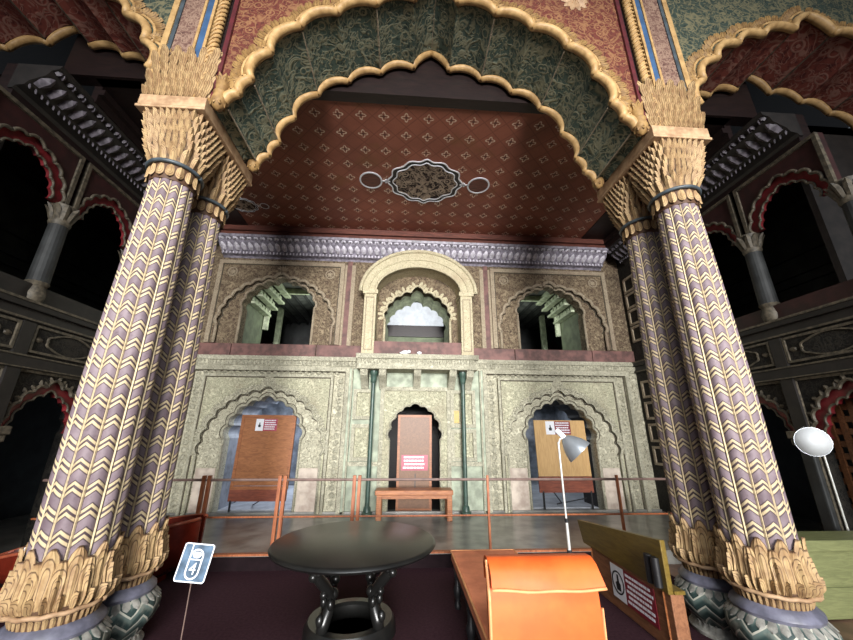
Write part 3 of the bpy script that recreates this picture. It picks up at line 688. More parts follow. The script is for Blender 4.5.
# ---------------- side walls with galleries
BAY = [(3.24, 4.43), (4.50, 5.70), (5.77, 6.96)]
for s, side in ((-1, 'left'), (1, 'right')):
    mp = mpS(s)
    bm = B()
    for y0, y1 in BAY:
        c = (y0+y1)/2
        lo = lobes(arch_cusps(.50, 1.45, .68, 5, pt=.08), cx=c)
        wall_with_arch(bm, y0-.035, y1+.035, FL, 2.40, outline(lo), 0, .25, mp)
    box(bm, *sorted((s*5, s*5.25)), 6.99, 7.9, FL, 5.9); box(bm, *sorted((s*5, s*5.25)), 3.10, 3.205, FL, 2.40)
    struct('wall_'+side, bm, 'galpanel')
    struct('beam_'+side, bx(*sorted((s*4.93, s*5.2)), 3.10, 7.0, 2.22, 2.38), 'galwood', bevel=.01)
    bm = B(); box(bm, *sorted((s*4.90, s*5.2)), 3.10, 7.6, 2.93, 3.03); box(bm, *sorted((s*4.95, s*5.2)), 3.10, 7.6, 2.79, 2.93); struct('trim_ledge_'+side, bm, 'galwood', bevel=.008)
    bm = B(); box(bm, *sorted((s*4.885, s*4.90)), 3.10, 7.6, 3.0, 3.03); box(bm, *sorted((s*4.935, s*4.95)), 3.10, 7.6, 2.80, 2.825); box(bm, *sorted((s*4.915, s*4.93)), 3.10, 7.0, 2.36, 2.38); box(bm, *sorted((s*4.915, s*4.93)), 3.10, 7.0, 2.22, 2.235)
    struct('trim_bead_'+side, bm, 'galtrim')
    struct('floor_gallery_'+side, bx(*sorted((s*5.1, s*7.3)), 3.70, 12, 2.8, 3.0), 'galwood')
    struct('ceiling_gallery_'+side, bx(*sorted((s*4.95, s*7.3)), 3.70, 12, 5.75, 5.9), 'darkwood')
    bm = B(); box(bm, *sorted((s*7.2, s*7.3)), 3.70, 12, FL, 5.9)
    for k in range(14): box(bm, *sorted((s*7.12, s*7.2)), 3.70, 12, 3.3+k*.18, 3.32+k*.18) if k in (5, 6, 8) else None
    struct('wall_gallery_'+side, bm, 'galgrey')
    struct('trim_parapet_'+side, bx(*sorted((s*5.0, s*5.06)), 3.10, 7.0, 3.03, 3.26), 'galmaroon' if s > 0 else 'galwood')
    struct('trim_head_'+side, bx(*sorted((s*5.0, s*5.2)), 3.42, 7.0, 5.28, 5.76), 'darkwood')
    struct('wall_gallery_end_'+side, bx(*sorted((s*5.3, s*7.3)), 3.70, 3.78, FL, 5.9), 'galwood')  # end wall added to keep the front light out of the gallery
    # per bay: upper arch, cartouche panel, lower arch
    for k, (y0, y1) in enumerate(BAY):
        c = (y0+y1)/2
        near = ('front bay', 'second bay', 'third bay, behind the columns')[k]
        up = arch_cusps(.50, 4.42, .62, 5, pt=.06); ul = lobes(up, cx=c); up2 = lobes(arch_cusps(.38, 4.42, .48, 5, pt=.05), cx=c)
        t = thing('gallery_arch', f'{side} upper gallery arch with red scalloped band, {near}', 'arch', (s*5, c, 4.4), side+' upper gallery arches')
        bm = B(); wall_with_arch(bm, y0+.01, y1-.01, 4.42, 5.26, outline(ul), 0, .10, mp); obj('spandrel', bm, 'galmaroon', t)
        bm = B(); o, i_ = outline(ul), outline(up2); ext(bm, o+i_[::-1], .03, .08, mp); obj('red_band', bm, 'galred', t)
        bm = B()
        for l in ul: tube(bm, [mp(a, b, -.005) for a, b in l], .022, 6)
        for l in up2: tube(bm, [mp(a, b, .02) for a, b in l], .016, 6)
        obj('scallop_trim', bm, 'galtrim', t, smooth=True)
        bm = B(); strip(bm, [(y0+.03, 4.42), (y0+.03, 5.23), (y1-.03, 5.23), (y1-.03, 4.42)], .05, -.03, .02, mp); obj('frame', bm, 'galtrim', t)
        t = thing('cartouche_panel', f'{side} dark panel with cream cartouche outline below gallery, {near}', 'panel', (s*5, c, 2.4), side+' cartouche panels')
        obj('board', bx(*sorted((s*4.97, s*5.2)), y0+.02, y1-.02, 2.40, 2.785), 'galpanel', t)
        bm = B(); strip(bm, rectpts(y0+.07, y1-.07, 2.435, 2.755), .03, -.055, -.03, mp, closed=True); obj('frame', bm, 'galtrim', t)
        pts = []
        for q in range(48):
            a = 2*pi*q/48; x = math.cos(a); z = math.sin(a); m = .11*(1+.28*abs(math.cos(2*a+.0)))*(1 if abs(z) > .1 else .9)
            pts.append((c+.40*x*(.82+.18*abs(z)), 2.595+m*z if abs(x) < .97 else 2.595+.02*z))
        bm = B(); strip(bm, pts, .018, -.05, -.03, mp, closed=True)
        for sg in (-1, 1): petal(bm, mp(c+sg*.40, 2.595, -.032), (0, sg, 0), (-s, 0, 0), .10, .035, .02)
        obj('cartouche_outline', bm, 'galtrim', t)
        t = thing('scalloped_doorway', f'{side} ground floor scalloped doorway with dull red band, {near}', 'doorway', (s*5, c, 0), side+' ground floor doorways')
        lo = lobes(arch_cusps(.50, 1.45, .68, 5, pt=.08), cx=c); lo2 = lobes(arch_cusps(.40, 1.45, .55, 5, pt=.07), cx=c)
        o, i_ = outline(lo), outline(lo2); bm = B(); ext(bm, o+i_[::-1], .03, .10, mp); obj('red_band', bm, 'galred', t)
        bm = B()
        for l in lo: tube(bm, [mp(a, b, -.005) for a, b in l], .022, 6)
        for l in lo2: tube(bm, [mp(a, b, .025) for a, b in l], .014, 6)
        for l in lo:
            for q in (1, 4):
                p, r_ = Vector(l[q]), Vector(l[q+1]); d = r_-p; nr = Vector((-d.y, d.x)).normalized()
                if nr.dot(p-Vector((c, 1.4))) < 0: nr = -nr
                petal(bm, mp(p.x, p.y, -.004), (0, nr.x, nr.y), (-s, 0, 0), .08, .03, .02)
        obj('scallop_trim', bm, 'galtrim', t, smooth=30)
        bm = B(); strip(bm, [(y0+.03, .2), (y0+.03, 2.20), (y1-.03, 2.20), (y1-.03, .2)], .035, -.03, .0, mp); obj('frame', bm, 'galtrim', t)
    # gallery columns stand between the bays of the upper floor, ground floor pilasters below
    cols = []
    for k, yc in enumerate((3.205, 4.465, 5.735)):
        t = thing('gallery_column', '', 'column', (s*5.04, yc, 3.03), side+' gallery columns', 'thing')
        t['label'] = f'dark fluted gallery column on the {side} balcony with cream capital, ' + ('first from the front', 'second from the front', 'third from the front')[k]
        if not cols:
            L = lambda: B()
            bm = B()
            prof = [(.085, 0), (.11, .05), (.12, .12), (.09, .22), (.122, .27), (.10, .30)]; lathe(bm, prof, 12); obj('base', bm, 'galtrim', t, smooth=40, local=True)
            bm = B(); n = 20
            lathe(bm, [(.112, .27), (.100, 1.13)], n); obj('shaft', bm, 'galgrey', t, local=True)
            bm = B(); lathe(bm, [(.104, 1.11), (.12, 1.15), (.105, 1.20), (.13, 1.32), (.15, 1.40)], 16)
            for q in range(10): leaf(bm, q*2*pi/10, 1.16, 1.38, lambda a, z: .10+(z-1.16)*.22, .036, .02, .03)
            obj('capital', bm, 'galtrim', t, smooth=40, local=True)
            cols.append(t)
        else:
            src = cols[0]
            for ch in src.children:
                c_ = ch.copy(); COL.objects.link(c_); c_.parent = t
        t2 = thing('pilaster', f'dark ground floor pilaster on the {side} wall, ' + ('first from the front', 'second from the front', 'third from the front')[k], 'pilaster', (s*4.96, yc, FL), side+' ground floor pilasters')
        bm = B(); box(bm, *sorted((s*4.91, s*5.0)), yc-.075, yc+.075, FL, 1.36); obj('shaft', bm, 'galgrey', t2, bevel=.02)
        bm = B(); box(bm, *sorted((s*4.88, s*5.0)), yc-.12, yc+.12, 1.36, 1.44); box(bm, *sorted((s*4.86, s*5.0)), yc-.14, yc+.14, 1.44, 1.54); obj('capital', bm, 'galtrim', t2, bevel=.015)
        bm = B(); box(bm, *sorted((s*4.94, s*5.0)), yc-.08, yc+.08, 1.54, 2.78); obj('upper_strip', bm, 'galwood', t2)
# small square recesses on the return of the side walls beside the back wall
for s in (-1, 1):
    bm = B()
    for z in (.9, 1.35, 1.8, 2.25, 3.5, 3.9, 4.3, 4.7):
        strip(bm, rectpts(7.12, 7.46, z, z+.32), .05, -.03, .0, mpS(s), closed=True)
    struct('trim_recess_'+('left' if s < 0 else 'right'), bm, 'wuptrim')
# lattice screen in the right doorway
t = thing('lattice_screen', 'brown wooden lattice screen filling the right doorway behind the white lamp', 'screen', (5.15, 3.84, FL))
bm = B()
for i in range(9): box(bm, 5.13, 5.16, 3.30+i*.135, 3.36+i*.135, .0, 2.1)
obj('upright', bm, 'lattice', t)
bm = B()
for i in range(15): box(bm, 5.14, 5.175, 3.26, 4.42, .05+i*.145, .12+i*.145)
obj('crossbar', bm, 'lattice', t)
bm = B(); box(bm, 5.12, 5.18, 3.24, 3.30, FL, 2.1); box(bm, 5.12, 5.18, 4.38, 4.44, FL, 2.1); box(bm, 5.12, 5.18, 3.24, 4.44, FL, .03); obj('frame', bm, 'lattice', t)

# ================================================================== FRONT ARCADE
cen_c = [(2.275, 4.615), (2.14, 4.625), (2.02, 4.76), (1.93, 4.97), (1.79, 5.38), (1.525, 5.81), (1.14, 6.08), (.71, 6.28), (.257, 6.42), (0, 6.72)]
side_c = [(1.87, 5.02), (1.74, 5.40), (1.47, 5.77), (1.12, 6.07), (.73, 6.26), (.27, 6.40), (0, 6.70)]
def arcade(name, label, cx, cusps, zlow, x0, x1, face, soffit, pend):
    t = thing(name, label, 'arch', (cx, YF, zlow), 'scalloped arches of the front arcade', 'thing')
    fl = lobes(cusps, bulge=.24, cx=cx); k = .985
    kk = (YR/YF); back = [[(x, z) for x, z in l] for l in fl]
    fo, bo = outline(fl), outline(back)
    bm = B(); wall_with_arch(bm, x0, x1, fo[0][1], 7.7, fo, YF, YF+.06, mpB); obj('spandrel', bm, face, t)
    bm = B(); wall_with_arch(bm, x0, x1, fo[0][1], 7.7, fo, YR-.06, YR, mpB); obj('rear_face', bm, 'darkwood', t)
    bm = B(); A = [bm.verts.new((x, YF+.03, z)) for x, z in fo]; C = [bm.verts.new((x, YR-.03, z)) for x, z in bo]
    for i in range(len(fo)-1): bm.faces.new((A[i], A[i+1], C[i+1], C[i]))
    # scalloped ribs across the soffit
    obj('soffit', bm, soffit, t)
    for i in range(1, len(fl), 2):
        x, z = fl[i][0]; obj('soffit_seam', rod(B(), (x, YF+.06, z+.004), (x, YR-.06, z+.004), .010, 5), 'wuptrim' if soffit == 'greenfloral' else 'galtrim', t)
    for nm, y, r in (('front_lip', YF-.01, .046), ('rear_lip', YR, .046)):
        bm = B()
        for l in (fl[1:-1] if pend else fl):
            n = len(l); tube(bm, [(x, y, z) for x, z in l], [r*(.80+.20*math.sin(pi*i/(n-1))) for i in range(n)], 8, sx=1.25)
        if nm == 'front_lip':
            for l in fl:
                P = []
                for i, (x, z) in enumerate(l):
                    a, b = Vector(l[max(i-1, 0)]), Vector(l[min(i+1, len(l)-1)]); d = b-a; nr = Vector((-d.y, d.x)).normalized()
                    if nr.dot(Vector((x-cx, z-4.6))) < 0: nr = -nr
                    P.append((x+nr.x*.075, YF-.005, z+nr.y*.075))
                tube(bm, P, .016, 6)
        obj(nm, bm, 'gold', t, smooth=True)
    bm = B()
    for l in (fl[1:-1] if pend else fl):
        n = len(l)
        for i in range(n-1):
            for h in (0, .5):
                p = Vector(l[i]).lerp(Vector(l[i+1]), h); d = Vector(l[i+1])-Vector(l[i]); nr = Vector((-d.y, d.x)).normalized()
                if nr.dot(p-Vector((cx, 4.6))) < 0: nr = -nr
                b = p+nr*.085
                petal(bm, (b.x, YF-.001, b.y), (nr.x+.3*d.x/d.length, -.12, nr.y+.3*d.y/d.length), (0, -1, 0), .115, .034, .022)
    obj('leaf_fringe', bm, 'goldleaf', t, smooth=30)
    if pend:
        for y in (YF-.02, YR+.02):
            for s in (-1, 1):
                x, z = cx+s*(cusps[1][0]+.05), cusps[1][1]
                bm = B(); lathe(bm, [(.004, -.10), (.05, -.07), (.075, .0), (.06, .08), (.07, .10), (.05, .13), (.062, .20), (.05, .30)], 14, (x, y, z))
                for q in range(7): leaf(bm, q*2*pi/7, z+.06, z-.07, lambda a, zz: .06, .028, .012, 0, c=(x, y), nu=3, nv=4)
                for q in range(7): leaf(bm, q*2*pi/7, z+.14, z+.32, lambda a, zz: .05, .03, .012, .02, c=(x, y), nu=3, nv=4)
                obj('pendant', bm, 'goldleaf', t, smooth=40)
    return t
ct = arcade('scalloped_arch', 'large middle scalloped arch with red spandrels, green soffit and ochre edging', 0, cen_c, 4.6, -2.285, 2.285, 'redfloral', 'greenfloral', True)
# rosettes and crimson fillets of the middle spandrels
for s in (-1, 1):
    bm = B(); box(bm, *sorted((s*2.235, s*2.28)), YF-.03, YF, 4.66, 7.7); obj('crimson_fillet', bm, 'crimson', ct)
    bm = B()
    for r, n in ((.16, 10), (.08, 6)):
        for q in range(n): a = 2*pi*q/n; petal(bm, (s*1.72+.02*math.cos(a), YF-.003, 6.62+.02*math.sin(a)), (math.cos(a), 0, math.sin(a)), (0, -1, 0), r, r*.25, .03)
    obj('rosette', bm, 'galtrim' if False else 'slab', ct)
for s in (-1, 1):
    arcade('scalloped_arch', ('left' if s < 0 else 'right')+' side scalloped arch with green spandrels and red painted soffit, cut by the picture edge', s*4.84, side_c, 5.0, min(s*2.915, s*6.76), max(s*2.915, s*6.76), 'greenspandrel', 'redsoffit', False)

# ---------------- column: one built, three copies
def shaft_r(z):   # z above column foot
    z += FL
    pts = [(.50, .244), (.8, .240), (2.0, .232), (2.9, .212), (3.80, .182)]
    if z <= pts[0][0]: return pts[0][1]
    for (a, ra), (b, rb) in zip(pts, pts[1:]):
        if z <= b: return ra+(rb-ra)*(z-a)/(b-a)
    return pts[-1][1]
def uv_lathe(name, rows, n, mat, parent, rfun, nflute, bead=True):
    bm = B(); uvl = bm.loops.layers.uv.new('UVMap'); rings = []
    for z in rows: rings.append([bm.verts.new((rfun(j, n, z)*math.cos(2*pi*j/n), rfun(j, n, z)*math.sin(2*pi*j/n), z)) for j in range(n)])
    for i in range(len(rows)-1):
        for j in range(n):
            k = (j+1) % n; f = bm.faces.new((rings[i][j], rings[i][k], rings[i+1][k], rings[i+1][j]))
            for lp, (jj, ii) in zip(f.loops, ((j, i), (j+1, i), (j+1, i+1), (j, i+1))): lp[uvl].uv = (jj/n*nflute, rows[ii])
    return obj(name, bm, mat, parent, smooth=50, local=True)
NFL = 12
def flute(j, n, z):
    a = abs((j/n*NFL) % 1-.5)*2; r = shaft_r(z)
    return r*(1.0-.085*min(a/.84, 1)**2) if a < .87 else r*.955
def build_column():
    t = thing('column', 'front', 'column', (0, 0, 0), 'chevron painted columns', 'thing')
    # base: zigzag bulb on a fluted neck
    def prof(P):
        def f(th, z):
            if z <= P[0][0]: return P[0][1]
            for (a, ra), (b, rb) in zip(P, P[1:]):
                if z <= b: return ra+(rb-ra)*(z-a)/(b-a)
            return P[-1][1]
        return f
    br = prof([(0, .25), (.03, .26), (.05, .235), (.085, .215), (.11, .235), (.17, .295), (.23, .325), (.29, .325), (.33, .305), (.365, .27), (.39, .25)])
    uv_lathe('base', [.085, .11, .14, .17, .20, .23, .26, .29, .31, .33, .35, .365, .38], 64, 'zig', t, lambda j, n, z: br(0, z), 11)
    bm = B(); lathe(bm, [(br(0, z), z) for z in (0, .03, .05, .085)], 40)
    for q in range(30): leaf(bm, q*2*pi/30, .045, .10, br, .016, .010, .006, nu=3, nv=3)
    obj('neck', bm, 'stonegrey', t, smooth=40, local=True)
    bm = B()
    for q in range(28): leaf(bm, q*2*pi/28, .378, .318, br, .028, .012, .004, nu=3, nv=4)
    obj('base_leaf_fringe', bm, 'stonegrey', t, smooth=40, local=True)
    bm = B(); lathe(bm, [(.235, .365), (.268, .372), (.278, .395), (.270, .42), (.24, .445), (.23, .455)], 18)
    obj('base_ring', bm, 'ring', t, smooth=40, local=True)
    cr = prof([(.44, .222), (.52, .228), (.545, .262), (.60, .268), (.74, .248), (.95, .240)])
    bm = B(); lathe(bm, [(cr(0, z), z) for z in (.44, .48, .52, .545, .58, .62, .68, .74, .79)], 48)
    for q in range(40): leaf(bm, q*2*pi/40, .447, .525, cr, .016, .012, .006, nu=3, nv=3)
    for q in range(NFL): leaf(bm, (q+.5)*2*pi/NFL, .57, .905, cr, .056, .020, .014, nv=8, nu=9, tip=.25)
    for q in range(NFL): leaf(bm, q*2*pi/NFL, .555, .83, cr, .060, .032, .002, nv=8, nu=9, tip=.42)
    for q in range(NFL): leaf(bm, q*2*pi/NFL, .555, .76, cr, .030, .046, .0, nv=7, nu=5, tip=.42)
    for q in range(2*NFL): leaf(bm, (q+.5)*pi/NFL, .55, .645, cr, .026, .046, .010, nv=5)
    obj('leaf_collar', bm, 'leaf', t, smooth=40, local=True)
    bm = B(); pts = [((.275+.006*math.cos(q*1.9))*math.cos(2*pi*q/48), (.275+.006*math.cos(q*1.9))*math.sin(2*pi*q/48), .538+.004*math.sin(q*1.9)) for q in range(49)]
    tube(bm, pts, .015, 6); obj('rope_moulding', bm, 'slab', t, smooth=True, local=True)
    n = NFL*14
    uv_lathe('shaft', [.70+3.27*i/24 for i in range(25)], n, 'shaft', t, flute, NFL)
    bm = B(); lathe(bm, [(.186, 3.90), (.200, 3.96), (.208, 4.05), (.216, 4.09)], 32)
    for q in range(16): leaf(bm, q*2*pi/16, 4.05, 3.915, lambda a, z: .198+.05*(z-3.90), .039, .018, .008, nu=5)
    obj('capital_frill', bm, 'leaf', t, smooth=45, local=True)
    bm = B(); tube(bm, [(.226*math.cos(2*pi*q/40), .226*math.sin(2*pi*q/40), 4.065) for q in range(41)], .019, 8); obj('capital_ring', bm, 'ringdk', t, smooth=True, local=True)
    def cap(th, z):
        u = max(0, min(1, (z-4.08)/.54)); m = max(abs(math.cos(th)), abs(math.sin(th)))
        r = .205+.03*math.sin(min(u*2.2, 1)*pi/2)+.030*u; return r*(1+min(u*1.25, 1)*(min(1/m, 1.27)-1))
    bm = B(); rows = [4.07+.055*i for i in range(11)]
    rings = [[bm.verts.new((cap(2*pi*j/48, z)*math.cos(2*pi*j/48), cap(2*pi*j/48, z)*math.sin(2*pi*j/48), z)) for j in range(48)] for z in rows]
    for A, C in zip(rings, rings[1:]):
        for j in range(48): bm.faces.new((A[j], A[(j+1) % 48], C[(j+1) % 48], C[j]))
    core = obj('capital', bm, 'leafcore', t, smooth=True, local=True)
    bm = B()
    for row in range(8):
        nn = (16, 22, 26, 28, 30, 30, 32, 32)[row]; z0 = 4.075+row*.063; h = .115 if row else .14
        for q in range(nn): leaf(bm, (q+.5*(row % 2))*2*pi/nn, z0, min(z0+h, 4.63), cap, .036 if not row else .024, .020, .020, nv=5, tip=.3)
    obj('capital_leaf', bm, 'leaf', core, smooth=45, local=True)
    return t
c0 = build_column()
for i, (x, y, lb) in enumerate(((-2.60, 3.03, 'cream and purple chevron column, front one of the left pair'), (-2.60, 3.57, 'cream and purple chevron column, rear one of the left pair'),
                                (2.60, 3.03, 'cream and purple chevron column, front one of the right pair'), (2.60, 3.57, 'cream and purple chevron column, rear one of the right pair'))):
    o = c0 if i == 0 else copy_tree(c0)
    o.location = (x, y, FL); o['label'] = lb
# ---------------- blocks that tie each pair, with the leafy crest and painted pier above
for s, side in ((-1, 'left'), (1, 'right')):
    t = thing('pier_block', f'tan capital block with leafy crest and blue striped pier above the {side} column pair', 'pier', (s*2.60, YF, 4.47), 'painted piers', 'thing')
    X = s*2.60
    bm = B(); box(bm, X-.315, X+.315, 2.74, 3.85, 4.51, 4.63); box(bm, X-.325, X+.325, 2.73, 3.86, 4.47, 4.50); box(bm, X-.305, X+.305, 2.75, 3.84, 4.50, 4.515)
    obj('slab', bm, 'slab', t, bevel=.006)
    obj('pier', bx(X-.30, X+.30, YF+.02, YR, 4.63, 7.7), 'darkwood', t)
    obj('brown_panel', bx(*sorted((s*2.585, s*2.80)), YF-.02, YF+.02, 4.9, 7.7), 'pierbrown', t)
    obj('blue_stripe', bx(*sorted((s*2.485, s*2.555)), YF-.025, YF+.02, 4.9, 7.7), 'blue', t)
    for x0, x1 in ((2.555, 2.582), (2.452, 2.482), (2.845, 2.905)): obj('ochre_fillet', bx(*sorted((s*x0, s*x1)), YF-.04, YF+.02, 4.9, 7.7), 'gold', t)
    obj('slate_fillet', bx(*sorted((s*2.803, s*2.842)), YF-.03, YF+.02, 4.9, 7.7), 'ringdk', t)
    bm = B(); rx = s*2.385
    tube(bm, [(rx, YF-.005, 4.63+i*.1) for i in range(31)], .046, 10)
    for i in range(46): z = 4.68+i*.066; tube(bm, [(rx+dx, YF-.005-math.sqrt(max(0, .052**2-dx*dx)), z+dx*.8) for dx in (-.050, -.032, 0, .032, .050)], .012, 5)
    obj('rope_moulding', bm, 'gold', t, smooth=True)
    # crest: stacked acanthus leaves round a block
    bm = B(); x0, x1 = X-.30, X+.30
    box(bm, x0+.02, x1-.02, YF-.03, YF+.12, 4.63, 5.20)
    for row, (z, n, h, w) in enumerate(((4.63, 11, .13, .034), (4.70, 9, .17, .042), (4.80, 9, .18, .042), (4.92, 8, .18, .045), (5.03, 7, .20, .048), (5.12, 5, .20, .05))):
        for i in range(n):
            x = x0+(x1-x0)*(i+.5*(row % 2)+.25)/n; k = (x-X)
            petal(bm, (x, YF-.035, z), (k*.7, -.13, 1), (0, -1, .2), h, w, .045)
            petal(bm, (x, YF-.050, z+.01), (k*.7, -.16, 1), (0, -1, .2), h*.7, w*.45, .04)
        for xx, dx in ((x0, -1), (x1, 1)):
            for q in range(2): petal(bm, (xx+.02*-dx, YF+.0+q*.06, z), (dx*.30, -.1, 1), (dx, -.3, 0), h, w, .035)
    obj('leaf_crest', bm, 'leaf', t, smooth=35)

# ---------------- ceiling medallions
def medallion(name, label, cx, cy, sc, z=6.0):
    t = thing(name, label, 'medallion', (cx, cy, z), 'ceiling medallions')
    def shape(k):
        P = []
        for q in range(96):
            a = 2*pi*q/96; x = math.cos(a); y = math.sin(a); r = 1+.045*math.cos(12*a)
            P.append((cx+sc*k*.68*math.copysign(abs(x)**1.25, x)*r, cy+sc*k*.58*math.copysign(abs(y)**.95, y)*r))
        return P
    mp = lambda a, b, d: Vector((a, b, z-d))
    bm = B(); strip(bm, shape(1.0), .024*sc, 0, .008, mp, closed=True); strip(bm, shape(.86), .018*sc, 0, .011, mp, closed=True); obj('border', bm, 'signwhite', t)
    bm = B(); ext(bm, shape(.99), -.001, .004, mp); obj('dark_rim', bm, 'ink', t)
    bm = B(); ext(bm, shape(.85), .004, .006, mp); obj('field', bm, MED, t)
    for s in (-1, 1):
        P = [(cx+s*sc*(1.02+.20*math.cos(2*pi*q/40)*(1)), cy+sc*.21*math.sin(2*pi*q/40)) for q in range(40)]
        bm = B(); strip(bm, P, .03*sc, 0, .008, mp, closed=True); strip(bm, [(cx+s*sc*.66, cy), (cx+s*sc*.84, cy)], .03*sc, 0, .008, mp)
        strip(bm, [(cx+s*sc*.74, cy-.05*sc), (cx+s*sc*.74, cy+.05*sc)], .03*sc, 0, .008, mp); e = obj('end_oval', bm, 'signwhite', t)
        bm = B(); ext(bm, P, 0, .004, mp); obj('oval_field', bm, 'molding', e)
MED = ornament('black_and_cream_scroll', (44, 32, 30), (176, 158, 138), (24, 18, 18), 7, .06, .1, amt=.9, stain=(52, 36, 34))
medallion('ceiling_medallion', 'dark scrolled medallion with white scalloped border at the middle of the red ceiling', .03, 5.50, 1.0)
medallion('ceiling_medallion', 'smaller dim ceiling medallion beside the left column capital', -3.72, 6.45, .42)

# ================================================================== HALL FURNISHINGS
# green iron posts under the balcony
for s in (-1, 1):
    x, y = (-.91 if s < 0 else .97), 7.38
    t = thing('iron_post', ('left' if s < 0 else 'right')+' dark green iron post holding up the balcony', 'post', (x, y, 0), 'green iron posts')
    bm = B(); lathe(bm, [(.042, .10), (.042, 2.50)], 16, (x, y, 0)); obj('pole', bm, 'green', t, smooth=40)
    bm = B(); lathe(bm, [(.10, 0), (.10, .05), (.075, .06), (.065, .14), (.045, .16)], 16, (x, y, 0)); obj('foot', bm, 'green', t, smooth=40)
    bm = B(); lathe(bm, [(.042, 2.46), (.062, 2.50), (.062, 2.62), (.085, 2.65), (.085, 2.72)], 16, (x, y, 0)); obj('head', bm, 'green', t, smooth=40)
# bench
t = thing('bench', 'low varnished wooden bench in front of the middle doorway', 'bench', (-.0, 7.02, 0))
obj('seat', bx(-.74, .66, 6.86, 7.22, .42, .50), 'benchwood', t, bevel=.012)
for x in (-.71, .55):
    for y in (6.88, 7.12): obj('leg', bx(x, x+.09, y, y+.08, 0, .43), 'benchwood', t, bevel=.006)
bm = B(); box(bm, -.62, .55, 6.885, 6.91, .36, .43); box(bm, -.62, .55, 7.17, 7.195, .36, .43); obj('apron', bm, 'benchwood', t)
# boards in the three openings
def words(bm, x0, x1, z0, z1, rows, mp, d0, d1, seed):
    rg = random.Random(seed); h = (z1-z0)/rows
    for r in range(rows):
        x = x0+rg.uniform(0, .08)*(x1-x0); z = z1-(r+.72)*h; e = x1-rg.uniform(0, .12)*(x1-x0)
        while x < e:
            w = min(rg.uniform(.05, .16)*(x1-x0), e-x); ext(bm, [(x, z), (x+w, z), (x+w, z+h*.5), (x, z+h*.5)], d0, d1, mp); x += w+.022*(x1-x0)
def notice(name, label, mp, x0, x1, z0, z1, split, red, rows, seed, icon=True, loc=(0, 0, 0)):
    t = thing(name, label, 'sign', loc)
    xm = x0+(x1-x0)*split
    bm = B(); ext(bm, rectpts(xm, x1, z0, z1), -.004, 0, mp); obj('text_panel', bm, red, t)
    if icon:
        bm = B(); ext(bm, rectpts(x0, xm, z0, z1), -.004, 0, mp); obj('symbol_panel', bm, 'signwhite', t)
        cx, cz, r = (x0+xm)/2, (z0+z1)/2, min((xm-x0)*.36, (z1-z0)*.30)
        bm = B(); ext(bm, [(cx-.35*r, cz-.8*r), (cx+.45*r, cz-.8*r), (cx+.5*r, cz-.1*r), (cx+.25*r, cz+.1*r), (cx+.15*r, cz+.85*r), (cx-.1*r, cz+.85*r), (cx-.15*r, cz+.1*r), (cx-.5*r, cz-.1*r)], -.007, -.004, mp)
        if icon == 'ring': strip(bm, [(cx+1.15*r*math.cos(2*pi*k/24), cz+1.15*r*math.sin(2*pi*k/24)) for k in range(24)], .16*r, -.007, -.004, mp, closed=True)
        obj('symbol', bm, 'ink', t)
    bm = B(); words(bm, xm+.05*(x1-xm), x1-.05*(x1-xm), z0+.06*(z1-z0), z1-.04*(z1-z0), rows, mp, -.006, -.004, seed); obj('lettering', bm, 'signwhite', t)
    return t
# left board
mpL = lambda a, b, d: Vector((a, 7.80+.04*b+d, b))
t = thing('display_board', 'brown plywood display board on thin black legs in the left portal', 'board', (-3.15, 7.8, 0))
bm = B(); ext(bm, rectpts(-3.60, -2.60, .46, 1.76), 0, .02, mpL); obj('panel', bm, 'boardbrown', t)
bm = B(); strip(bm, rectpts(-3.63, -2.57, .42, 1.79), .06, -.015, .035, mpL, closed=True); obj('frame', bm, 'boardframe', t)
bm = B(); ext(bm, rectpts(-3.66, -2.55, .18, .40), -.01, .03, mpL); obj('lower_rail', bm, 'boardred', t)
for x in (-3.62, -2.62): obj('leg', bx(x, x+.03, 7.79, 7.82, 0.0, .20), 'iron', t)
bm = B(); rod(bm, (-3.05, 7.82, .19), (-3.35, 8.3, .03), .012); obj('stay', bm, 'iron', t)
notice('notice_sign', 'small white and red notice stuck on the brown display board', mpL, -3.36, -2.98+.06, 1.50, 1.74, .36, 'signpink', 5, 3, loc=(-3.1, 7.85, 1.5))
# middle screen board
mpC = lambda a, b, d: Vector((a, 7.78+d, b))
t = thing('screen_board', 'narrow faded brown screen board standing in the middle doorway', 'board', (-.02, 7.78, 0))
bm = B(); ext(bm, rectpts(-.34, .30, .42, 1.80), 0, .02, mpC); obj('panel', bm, 'boardgrey', t)
bm = B(); strip(bm, rectpts(-.355, .315, .02, 1.82), .05, -.015, .03, mpC, closed=True); obj('frame', bm, 'boardframe', t)
bm = B(); ext(bm, rectpts(-.33, .29, .04, .40), 0, .02, mpC); strip(bm, [(-.33, .62), (.29, .62)], .04, -.01, .0, mpC); obj('lower_panel', bm, 'boardgrey', t)
bm = B(); strip(bm, [(0, .2), (0, .68)], .02, -.02, -.01, mpC); obj('bolt', bm, 'iron', t)
notice('notice_sign', 'pink red lettered notice on the narrow screen board above the bench', mpC, -.29, .26, .74, 1.04, 0, 'signpink', 4, 5, icon=False, loc=(0, 7.77, .74))
